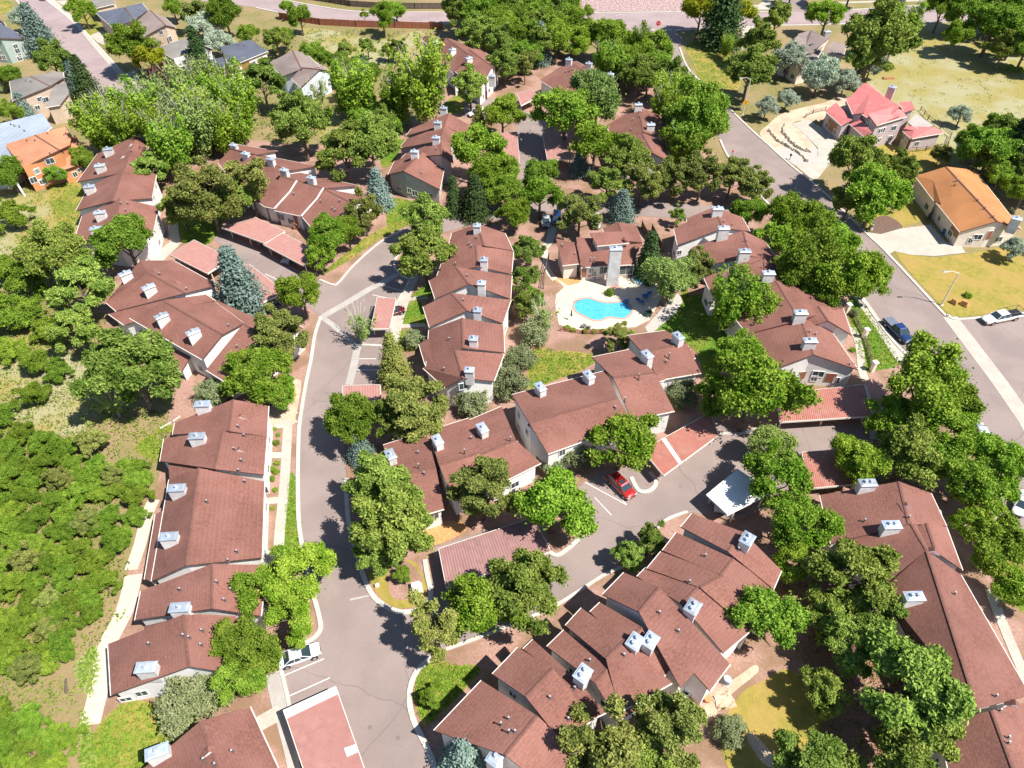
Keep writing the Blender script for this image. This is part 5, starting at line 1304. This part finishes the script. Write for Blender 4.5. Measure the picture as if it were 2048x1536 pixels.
    for s in (-1,1):
        for (x0,x1) in ((xb0,xt0),(xb1,xt1)): m.tube(X(x0,s*wb,belt-.03),X(x1,s*wt,zt),.05,.045,5)
        for t in ((.38,.68) if kind!="pickup" else (.5,)):
            m.tube(X(xb0+(xb1-xb0)*t,s*(wb+.005),belt-.03),X(xt0+(xt1-xt0)*t,s*(wt+.005),zt),.04,.035,4)
    m.build("roof",[paint],r)
    if kind=="pickup":
        z=belt+.025; x0,x1=-h+.12,-.13*L
        mk("truck_bed",[X(x0,-W*.86,z),X(x1,-W*.86,z),X(x1,W*.86,z),X(x0,W*.86,z),X(x0,-W*.86,z+.03),X(x1,-W*.86,z+.03),X(x1,W*.86,z+.03),X(x0,W*.86,z+.03)],[(4,5,6,7),(0,1,5,4),(1,2,6,5),(2,3,7,6),(3,0,4,7)],"alloy" if bed_cover else "black_plastic",r)
    if rack:
        m=MB()
        for x in (-h+.1,-.16*L):
            for s in (-1,1): m.tube(X(x,s*W*.9,belt),X(x,s*W*.9,H+.12),.04,.04,5)
            m.tube(X(x,-W*.9,H+.12),X(x,W*.9,H+.12),.04,.04,5)
        for s in (-1,1): m.tube(X(-h+.1,s*W*.9,H+.12),X(.1*L,s*W*.9,H+.14),.04,.04,5)
        m.build("ladder_rack",["black_plastic"],r)
    if sunroof:
        x=.02*L; mk("sunroof",[X(x-.3,-.4,H+.05),X(x+.3,-.4,H+.05),X(x+.3,.4,H+.05),X(x-.3,.4,H+.05),X(x-.3,-.4,H-.02),X(x+.3,-.4,H-.02),X(x+.3,.4,H-.02),X(x-.3,.4,H-.02)],[(0,1,2,3),(4,5,1,0),(5,6,2,1),(6,7,3,2),(7,4,0,3)],"car_glass",r)
    for x in (-.31*L,.32*L):
        for s in (-1,1):
            R0=.35 if kind!="pickup" else .39
            t=MB().tube(X(x,s*(W-.2),R0-.04),X(x,s*(W+.02),R0-.04),R0,R0,16).build("wheel",["tyre_rubber"],r)
            q=MB().tube(X(x,s*(W+.0),R0-.04),X(x,s*(W+.035),R0-.04),R0*.62,R0*.58,12).build("rim",["alloy"],r); q.parent=t
            MB().tube(X(x,s*(W-.05),R0+.02),X(x,s*(W+.008),R0+.02),R0+.08,R0+.08,16).build("wheel_arch",["black_plastic"],r)
    for s in (-1,1):
        def lamp(nm,x,y,z,sx,sy,sz,mt):
            v=[X(x+a*sx,y+b_*sy,z+c_*sz) for c_ in (-1,1) for a,b_ in ((-1,-1),(1,-1),(1,1),(-1,1))]
            mk(nm,v,[(3,2,1,0),(4,5,6,7),(0,1,5,4),(1,2,6,5),(2,3,7,6),(3,0,4,7)],mt,r)
        lamp("headlight",h-.1,s*W*.62,belt-.3,.1,.18,.08,"lamp_clear"); lamp("taillight",-h+.05,s*W*.74,belt-.18,.06,.1,.12,"lamp_red")
        lamp("mirror",.2*L,s*(W+.1),belt+.05,.06,.1,.07,paint)
    v=[X(h-.06+a*.06,b_*W*.5,.5+c_*.1) for c_ in (-1,1) for a,b_ in ((-1,-1),(1,-1),(1,1),(-1,1))]
    mk("grille",v,[(3,2,1,0),(4,5,6,7),(0,1,5,4),(1,2,6,5),(2,3,7,6),(3,0,4,7)],"black_plastic",r)
    return r
car("sedan",(564,1328),(636,1303),4.9,"paint_white","white car in the stall below the leafy trees, lower left, nose toward the drive")
car("suv",(1222,958),(1262,998),4.6,"paint_red","red car with a sunroof parked nose out beside the small kerb island",lower="paint_tan",sunroof=True)
car("pickup",(1776,650),(1810,684),6.3,"paint_navy","dark blue pickup truck with a grey bed cover on the public street",bed_cover=True)
car("pickup",(2036,633),(1962,648),7.4,"paint_white","white and tan pickup truck with a ladder rack at the street corner, right edge",rack=True,lower="paint_tan")
car("sedan",(1135,1028),(1172,1052),4.7,"paint_black","black car mostly hidden by the leafy tree beside the mauve carport")
car("sedan",(556,604),(530,622),4.6,"paint_blue","dark blue car at the end of the long pink carport by the blue spruce")
car("sedan",(775,632),(796,626),4.5,"paint_maroon","maroon car sticking out of the central pink carport")
car("suv",(972,228),(938,234),4.8,"paint_white","white car at the top of the north parking court")
car("suv",(1114,430),(1113,455),4.5,"paint_navy","navy blue car parked left of the pool house's pine, behind the centre row")
car("sedan",(1093,432),(1091,462),4.5,"paint_silver","silver car beside the navy blue one behind the centre row")
car("suv",(1190,436),(1192,462),4.7,"paint_silver","silver car between the pine and the blue spruce, behind the pool house")
car("sedan",(2050,985),(2030,1040),4.8,"paint_white","white car cut by the right edge on the public street")
car("sedan",(1952,856),(1966,892),4.8,"paint_silver","silver car hidden under the street trees on the right")
car("suv",(1448,990),(1440,1022),4.6,"paint_silver","silver car with its nose under the white metal carport")
car("sedan",(545,475),(530,490),4.6,"paint_silver","grey car in the shade of the left pink carport",)
car("sedan",(590,510),(574,526),4.6,"paint_white","white car in the shade of the right pink carport")
car("sedan",(1688,800),(1683,836),4.6,"paint_silver","dark shaded car under the coral striped carport")
car("suv",(286,182),(304,198),4.6,"paint_white","white car at the near end of the pink street")
car("sedan",(75,-4),(92,3),4.5,"paint_silver","car at the top edge of the pink street")
# =================== SMALL THINGS ===================
def lamp_post(base,hz,arm,label,sign=False):
    p=G(*base); r=root("street_lamp",p,label,"street lamp"); d=Vector((math.cos(arm),math.sin(arm),0)); T=p+Vector((0,0,hz))
    MB().tube(p,T,.14,.09,8).box(p,.45,.45,.1).build("pole",["gutter_cream"],r)
    MB().tube(T-Vector((0,0,.1)),T+d*1.1+Vector((0,0,.35)),.06,.05,6).tube(T+d*1.1+Vector((0,0,.35)),T+d*2.1+Vector((0,0,.25)),.05,.05,6).build("arm",["gutter_cream"],r)
    q=T+d*2.4+Vector((0,0,.15)); MB().box(q,.9,.36,.16,arm,0,.7).build("lamp_head",["flue_metal"],r)
    return r
lamp_post((1883,610),7.0,R(178),"tall street lamp on the dry lawn at the street corner, right side, above the boulders")
l=lamp_post((1485,229),9.0,R(178),"street lamp before the shaded spruces at the street curve, yellow sign on its pole")
lamp_post((1226,92),8.5,R(8),"street lamp at the top whose head rises above the tree belt by the junction")
plain("sign_yellow",(.85,.45,.02),.5); plain("sign_red",(.6,.02,.03),.5); plain("ink_black",(.01,.01,.01),.6)
def poly_sign(name,label,c,r_,n,rot,mat,parent=None,cat="road sign"):
    P=[c+Vector((r_*math.cos(rot+i*2*math.pi/n),0,r_*math.sin(rot+i*2*math.pi/n))) for i in range(n)]; Q=[p+Vector((0,.04,0)) for p in P]
    o=mk(name,P+Q,[tuple(range(n)),tuple(range(2*n-1,n-1,-1))]+[(i,n+i,n+(i+1)%n,(i+1)%n) for i in range(n)],mat,parent,origin=None if parent else c); 
    if not parent: props(o,label,cat)
    return o
p=G(1485,229); c=p+Vector((0,-.2,3.2)); s=poly_sign("diamond_sign","yellow diamond warning sign with a black curved arrow on the lamp pole by the spruces",c,.75,4,0,"sign_yellow")
m=MB(); y=-.02
m.add([c+Vector((a,y,b_)) for a,b_ in ((-.06,-.35),(.06,-.35),(.06,-.02),(.2,.1),(.12,.2),(-.06,.05))],[(0,1,2,5),(2,3,4,5)]); m.add([c+Vector((a,y,b_)) for a,b_ in ((.0,.26),(.3,-.02),(.32,.32))],[(0,1,2)])
m.build("arrow",["ink_black"],s)
p=G(1314,66); r=root("stop_sign",p,"red octagonal stop sign at the street junction near the top","road sign")
MB().tube(p,p+Vector((0,0,3)),.06,.06,6).build("pole",["flue_metal"],r)
s=poly_sign("sign_face","",p+Vector((0,-.1,2.9)),.75,8,math.pi/8,"sign_red",r)
def text(body,loc,size,mat,parent):
    cu=bpy.data.curves.new("lettering","FONT"); cu.body=body; cu.size=size; cu.align_x='CENTER'; cu.align_y='CENTER'; cu.extrude=.005
    to=bpy.data.objects.new("tmp",cu); COL.objects.link(to); dg=bpy.context.evaluated_depsgraph_get(); me=bpy.data.meshes.new_from_object(to.evaluated_get(dg)); bpy.data.objects.remove(to)
    me.materials.clear(); me.materials.append(MATS[mat]); o=bpy.data.objects.new("lettering",me); COL.objects.link(o); o.parent=parent; o.rotation_euler=(R(90),0,0); o.location=loc; return o
q=text("STOP",Vector((0,-.13,2.9)),.42,"paint_white",r)
# yellow hydrant-like sign plates along the kerb are too small to read; utility box on the island
p=G(833,1178); r=root("utility_box",p,"white square utility box on the gravel kerb island","utility box")
MB().box(p,1.55,1.5,.12,.25).build("concrete_pad",["concrete"],r); MB().box(p+Vector((0,0,.12)),1.1,1.0,.8,.25,0,.96).build("cabinet",["white_stucco"],r)
p=G(755,1173); o=MB().box(p,.5,.35,.5,.2).tube(p+Vector((0,0,.5)),p+Vector((0,0,.7)),.1,.1,8).build("valve_box",["gutter_cream"],origin=p); props(o,"small pale valve box in the grass at the kerb island's left edge","utility box")
# fences
def fence(px,h,mat,label,post=2.4,board=True,gap=0,pmat=None,name="fence"):
    pts=[G(*a) for a in px]; r=root(name,pts[0],label,"fence"); m=MB(); pm=[]
    for a,b_ in zip(pts,pts[1:]):
        d=b_-a; L=d.length; d.normalize(); nr=Vector((-d.y,d.x,0))*.03; n=max(1,int(L/post))
        for i in range(n+1):
            q=a+d*(L*i/n); pm.append(q)
        if board:
            k=max(1,int(L/.32))
            for i in range(k):
                u=a+d*(L*(i+.04)/k); v=a+d*(L*(i+.96)/k); hh=h*(1+.02*(i%2))
                m.add([u-nr,v-nr,v+nr,u+nr]+[w_+Vector((0,0,hh)) for w_ in (u-nr,v-nr,v+nr,u+nr)],[(0,1,5,4),(1,2,6,5),(2,3,7,6),(3,0,4,7),(4,5,6,7)])
        else:
            for z in ([h*.9,h*.5] if gap==0 else [h*.92,h*.62,h*.32]):
                m.tube(a+Vector((0,0,z)),b_+Vector((0,0,z)),.06,.06,5)
    m.build("fence_panel" if board else "rail",[mat],r)
    for q in pm[:90]: MB().box(q,.14,.14,h+.1).build("post",[pmat or mat],r)
    return r
fence([(560,38),(600,44),(640,50),(712,54),(790,56),(862,58),(885,58)],2.0,"fence_red","red brown board fence below the top road")
fence([(600,-3),(660,6),(700,13),(760,17),(830,18),(905,18)],1.9,"fence_dark","dark weathered board fence on the far side of the top road")
fence([(1000,22),(1040,22)],1.9,"fence_red","short red board fence at the far end of the dark fence")
fence([(1812,305),(1850,302),(1893,295),(1900,275),(1880,258),(1855,240),(1840,222)],1.2,"fence_dark","wooden rail fence round the back of the red tiled house",board=False)
fence([(1680,305),(1700,300)],1.0,"fence_dark","short rail fence below the red tiled house",board=False)
fence([(1610,236),(1625,228),(1650,222)],1.1,"fence_dark","small dark gate fence left of the red tiled house",board=False)
fence([(1836,8),(1890,6),(1960,4)],1.1,"fence_dark","rail fence along the top road at the right",board=False)
fence([(1703,628),(1726,672)],.9,"fence_dark","cable fence between the pale pillars beside the street, upper span",board=False,gap=1)
fence([(1728,678),(1745,738)],.9,"fence_dark","cable fence between the pale pillars beside the street, lower span",board=False,gap=1)
for (x,y),t in (((1727,676),"upper"),((1743,742),"lower"),((1692,626),"topmost")):
    p=G(x,y); r=root("pillar",p,f"{t} pale square pillar of the low fence beside the public street","pillar"); MB().box(p,.6,.6,1.9,.3).build("shaft",["cream_stucco"],r); MB().box(p+Vector((0,0,1.9)),.8,.8,.15,.3).build("pillar_cap",["white_stucco"],r)
fence([(1312,500),(1290,470),(1283,455)],1.6,"fence_dark","dark fence right of the pool house, near one")
fence([(1325,505),(1303,462)],1.6,"fence_dark","dark fence right of the pool house, far one")
fence([(1087,578),(1090,548),(1097,520)],1.6,"fence_dark","dark gate fence left of the pool house path",board=False,gap=1)
fence([(1120,662),(1165,668),(1215,668)],.7,"fence_red","low edging fence on the near side of the pool terrace",board=False)
fence([(205,655),(215,678),(248,690)],1.2,"deck_wood","low wooden patio fence at the left row's shaded corner",board=False)
fence([(1853,440),(1863,432),(1842,415)],1.5,"fence_dark","dark short fence beside the amber roofed house")
fence([(322,858),(345,845),(360,835)],.25,"gutter_cream","low pale edging board behind the long left row",board=False)
# stone walls of the terraces
def rocks(name,px,label,cat,w_=.9,h=.7,mat="stone_wall"):
    pts=[G(*a) for a in smoothline(px,n=6)]; m=MB()
    for a,b_ in zip(pts,pts[1:]):
        L=(b_-a).length; k=max(1,int(L/.7))
        for i in range(k):
            q=a.lerp(b_,(i+.5)/k); q=Vector((q.x+rnd.uniform(-.12,.12),q.y+rnd.uniform(-.12,.12),-.02)); m.box(q,rnd.uniform(.6,.95),w_*rnd.uniform(.7,1.1),h*rnd.uniform(.6,1.1),rnd.random()*3,0,rnd.uniform(.6,.85))
    o=m.build(name,[mat],origin=pts[0]); return props(o,label,cat)
rocks("stone_wall",[(1539,261),(1552,279),(1575,293),(1600,308),(1615,324)],"lower curved stone terrace wall beside the street in the upper right","stone wall")
rocks("stone_wall",[(1572,250),(1567,263),(1580,282),(1600,298),(1620,304)],"upper curved stone terrace wall round the gravel mound in the upper right","stone wall")
def boulder(px,py,s,label,mat="orange_mulch",sz=.7):
    p=G(px,py); o=MB().box(p-Vector((0,0,.1)),s,s*.7,s*sz+.1,rnd.random()*3,0,.6).build("boulder",[mat],origin=p); bm=bmesh.new(); bm.from_mesh(o.data); bmesh.ops.subdivide_edges(bm,edges=bm.edges[:],cuts=2,use_grid_fill=True)
    for v in bm.verts: v.co+=Vector((rnd.uniform(-1,1),rnd.uniform(-1,1),rnd.uniform(-1,1)))*s*.07
    bm.to_mesh(o.data); bm.free(); props(o,label,"boulder"); return o
boulder(1907,607,1.3,"dark boulder on the dry lawn near the street lamp, left one"); boulder(1928,611,1.5,"orange brown boulder on the dry lawn near the street lamp, right one")
boulder(1741,459,1.0,"pale boulder at the mulch bed's corner beside the driveway","stone_wall",1.2)
boulder(1447,1403,2.6,"flat pale boulder at the edge of the rock bed by the corner patio","tan_gravel",.12)
boulder(590,790,.8,"small orange rock on the gravel beside the drive"); boulder(1425,1444,1.0,"rounded boulder at the end of the rock bed by the corner patio","pink_gravel",.4)
for x,y in ((566,838),(575,835),(583,832),(590,843),(592,826)): o=boulder(x,y,.8,"flat pale stepping stone on the gravel above the footpath","tan_gravel",.08); o["group"]="stepping stones above the footpath"
# patio furniture and pool things
plain("canvas_white",(.8,.8,.8),.8); plain("canvas_blue",(.03,.12,.35),.8); plain("terracotta",(.55,.22,.09),.8); plain("canvas_red",(.6,.12,.05),.8); plain("bin_green",(.03,.10,.07),.6)
def chair(px,py,ang,mat,label,group=None,nm="patio_chair",s=1.0):
    p=G(px,py)+Vector((0,0,.06)); r=root(nm,p,label,"chair",group); ca,sa=math.cos(ang),math.sin(ang)
    def X(x,y,z): return p+Vector((x*ca-y*sa,x*sa+y*ca,z))*1
    MB().box(X(0,0,.4),.62*s,.6*s,.1,ang).build("seat",[mat],r)
    a=[X(-.3*s,-.28*s,.45),X(-.3*s,.28*s,.45),X(-.48*s,.26*s,1.05),X(-.48*s,-.26*s,1.05)]; d=X(.06,0,0)-p
    mk("backrest",a+[v+d for v in a],[(0,1,2,3),(7,6,5,4),(0,4,5,1),(1,5,6,2),(2,6,7,3),(3,7,4,0)],mat,r)
    for x in (-.25,.25):
        for y in (-.25,.25): MB().box(X(x*s,y*s,0),.05,.05,.4,ang).build("leg",["flue_metal"],r)
chair(1371,1384,2.4,"canvas_white","white chair on the corner patio, nearer to the door",s=1.5); chair(1366,1395,1.2,"canvas_white","white chair on the corner patio, beside the brown bench",s=1.5)
p=G(1364,1404); r=root("bench",p,"long brown wooden bench along the low wall of the corner patio","bench")
MB().box(p+Vector((0,0,.4)),2.6,.6,.1,-.75).build("seat",["deck_wood"],r); MB().box(p+Vector((-.15,-.2,.5)),2.6,.1,.5,-.75).build("backrest",["deck_wood"],r); MB().box(p,2.3,.4,.4,-.75).build("frame",["fence_dark"],r)
p=G(1402,1381); r=root("round_table",p,"round wooden table in the shade of the corner patio","table"); MB().tube(p+Vector((0,0,.66)),p+Vector((0,0,.74)),.6,.6,18).build("tabletop",["deck_wood"],r); MB().tube(p,p+Vector((0,0,.66)),.08,.08,8).build("leg",["deck_wood"],r)
p=G(1414,1401); r=root("plant_pot",p,"terracotta pot at the corner of the patio wall","plant pot"); MB().tube(p,p+Vector((0,0,.6)),.3,.42,12).build("pot",["terracotta"],r)
p=G(1452,1364); r=root("air_conditioner",p,"grey round-topped air conditioner outside the eave of the bottom row","air conditioner"); MB().box(p,1.1,1.1,.1,.8).build("pad",["concrete"],r); MB().tube(p+Vector((0,0,.1)),p+Vector((0,0,.95)),.45,.45,16).build("casing",["blue_shingle"],r); MB().tube(p+Vector((0,0,.95)),p+Vector((0,0,1.0)),.4,.2,16).build("fan_grille",["flue_metal"],r)
for i,(x,y,a,l) in enumerate(((1168,655,1.2,"grey lounge chair at the near edge of the pool, left one"),(1177,659,1.2,"grey lounge chair at the near edge of the pool, right one"),(1252,606,2,"blue chair at the right end of the pool"))): chair(x,y,a,"canvas_blue" if i==2 else "alloy",l,s=1.2)
for x,y in ((1288,595),(1276,603),(1297,590),(1284,608)): chair(x,y,x*.7,"canvas_blue","dark blue chair in the tree shade on the pool terrace","blue chairs in the shade on the pool terrace",s=1.1)
p=G(1290,598); r=root("round_table",p,"round table among the blue chairs on the pool terrace","table"); MB().tube(p+Vector((0,0,.7)),p+Vector((0,0,.76)),.6,.6,18).build("tabletop",["canvas_blue"],r); MB().tube(p,p+Vector((0,0,.7)),.05,.05,8).build("leg",["flue_metal"],r)
p=G(1183,556); r=root("round_table",p,"small table with orange chairs in front of the pool house","table"); MB().tube(p+Vector((0,0,.7)),p+Vector((0,0,.76)),.55,.55,16).build("tabletop",["canvas_red"],r); MB().tube(p,p+Vector((0,0,.7)),.05,.05,8).build("leg",["flue_metal"],r)
for x,y in ((1178,558),(1188,559)): chair(x,y,x*.3,"canvas_red","orange chair at the small table before the pool house","orange chairs before the pool house")
for (x,y,l) in ((1186,553,"folded pale parasol before the pool house"),(1142,641,"folded dark parasol at the near left of the pool")):
    p=G(x,y); r=root("parasol",p,l,"parasol"); MB().tube(p,p+Vector((0,0,2.5)),.04,.04,6).build("pole",["flue_metal"],r); MB().tube(p+Vector((0,0,1.1)),p+Vector((0,0,2.5)),.2,.05,8).build("canopy",["bin_green" if x<1150 else "canvas_white"],r)
p=G(1279,562); r=root("hot_tub",p,"octagonal blue hot tub beside the dark spruce on the pool terrace","hot tub")
MB().tube(p,p+Vector((0,0,.5)),1.5,1.5,8).build("rim",["cap_metal"],r); MB().tube(p+Vector((0,0,.45)),p+Vector((0,0,.52)),1.15,1.15,8).build("water",["pool_water"],r)
p=G(1228,566); o=MB().box(p,1.9,3.4,.08,0).build("brick_apron",["brick_paving"],origin=p); props(o,"brick hearth strip at the foot of the pool house chimney","hearth")
p=G(1296,632); r=root("litter_bin",p,"dark green bin at the right end of the pool terrace","bin"); MB().box(p,.9,.7,.9,.2).build("body",["bin_green"],r); MB().box(p+Vector((0,0,.9)),.95,.75,.08,.2).build("lid",["black_plastic"],r)
p=G(1888,468); r=root("litter_bin",p,"dark bin in the shade by the amber roofed house's garage","bin"); MB().box(p,.7,.7,1.0,.2).build("body",["canvas_blue"],r); MB().box(p+Vector((0,0,1.0)),.75,.75,.08,.2).build("lid",["black_plastic"],r)
# pool ladder, diving rail
p=G(1150,607); r=root("pool_ladder",p,"steel handrail at the left end of the pool","pool ladder")
for dy in (0,.5): MB().tube(p+Vector((0,dy,0)),p+Vector((0,dy,.8)),.04,.04,5).tube(p+Vector((0,dy,.8)),p+Vector((.8,dy,.75)),.04,.04,5).tube(p+Vector((.8,dy,.75)),p+Vector((.8,dy,-.0)),.04,.04,5).build("handrail",["chrome"],r)
# wooden stairs and porch
p=G(590,456); r=root("wooden_stair",p,"small brown wooden stair with rails before the pale parapet row","stair")
for i in range(5): MB().box(p+Vector((i*.28,0,0)),.3,1.3,.9-i*.17,.1).build("step",["deck_wood"],r)
for dy in (-.7,.7): MB().tube(p+Vector((0,dy,1.7)),p+Vector((1.4,dy,.9)),.06,.06,5).tube(p+Vector((0,dy,0)),p+Vector((0,dy,1.7)),.06,.06,5).tube(p+Vector((1.4,dy,0)),p+Vector((1.4,dy,.9)),.06,.06,5).build("handrail",["deck_wood"],r)
p=G(37,378); r=root("wooden_stair",p,"white stepped stair down from the blue deck beside the orange house","stair")
q0=G(30,360,2.6); q1=G(50,392,0); 
for i in range(10):
    q=q0.lerp(q1,i/10); MB().box((q.x,q.y,0),.9,.35,max(.2,q.z),-.9).build("step",["window_frame"],r)
p=G(43,362); r=root("deck",p,"raised blue grey deck at the left side of the orange house","deck"); MB().box(p+Vector((0,0,2.4)),2.4,4.2,.2,.5).build("deck_floor",["slate_shingle"],r)
for a in (-1,1):
    for b_ in (-1.8,1.8): MB().box(p+Vector((a*math.cos(.5)-b_*math.sin(.5),a*math.sin(.5)+b_*math.cos(.5),0)),.15,.15,2.4).build("post",["deck_wood"],r)
p=G(1588,203); 
props(MB().box(G(1776,158),3.5,1.0,.5,.1,0,.8).build("log_planter",["deck_wood"],origin=G(1776,158)),"brown low wooden planter at the left edge of the dry meadow","planter")
p=G(1579,320); r=root("mailbox",p,"small dark mailbox post beside the street below the stone terraces","mailbox"); MB().box(p,.12,.12,1.1).build("post",["fence_dark"],r); MB().box(p+Vector((0,0,1.1)),.35,.6,.35).build("box",["black_plastic"],r)
p=G(1462,318); r=root("no_parking_post",p,"thin red topped sign post beside the public street left of the amber tree","sign post"); MB().tube(p,p+Vector((0,0,2.2)),.05,.05,6).build("pole",["fence_dark"],r); MB().box(p+Vector((0,-.05,1.7)),.35,.06,.5).build("plate",["sign_red"],r)
for x,y in ((135,200),(168,38),(202,100)):
    pass
for x,y,l in ((129,185,"standing dead stump on the grass left of the long left row's lower path"),):
    p=G(132,1385); props(MB().tube(p,p+Vector((.3,.9,1.6)),.18,.1,7).build("tree_stump",["bark"],origin=p),"thin dark dead trunk on the grass at the lower left","stump")
# carport roof patch
mk("roof_patch",[v+Vector((0,0,.08)) for v in (G(688,1497,2.55),G(711,1489,2.55),G(718,1503,2.55),G(694,1514,2.55))]+[v+Vector((0,0,.0)) for v in (G(688,1497,2.55),G(711,1489,2.55),G(718,1503,2.55),G(694,1514,2.55))],[(0,1,2,3),(4,5,1,0),(5,6,2,1),(6,7,3,2),(7,4,0,3)],"white_metal",[o for o in bpy.data.objects if o.name.startswith("carport") and o.get("label","").startswith("pink metal carport with a white end")][0])
mk("end_strip",[v+Vector((0,0,.07)) for v in (G(566,1421,2.55),G(671,1373,2.55),G(678,1387,2.55),G(572,1438,2.55))]+[G(566,1421,2.5),G(671,1373,2.5),G(678,1387,2.5),G(572,1438,2.5)],[(0,1,2,3),(4,5,1,0),(5,6,2,1),(6,7,3,2),(7,4,0,3)],"white_metal",[o for o in bpy.data.objects if o.name.startswith("carport") and o.get("label","").startswith("pink metal carport with a white end")][0])
print("trees",NT,"objects",len(bpy.data.objects))
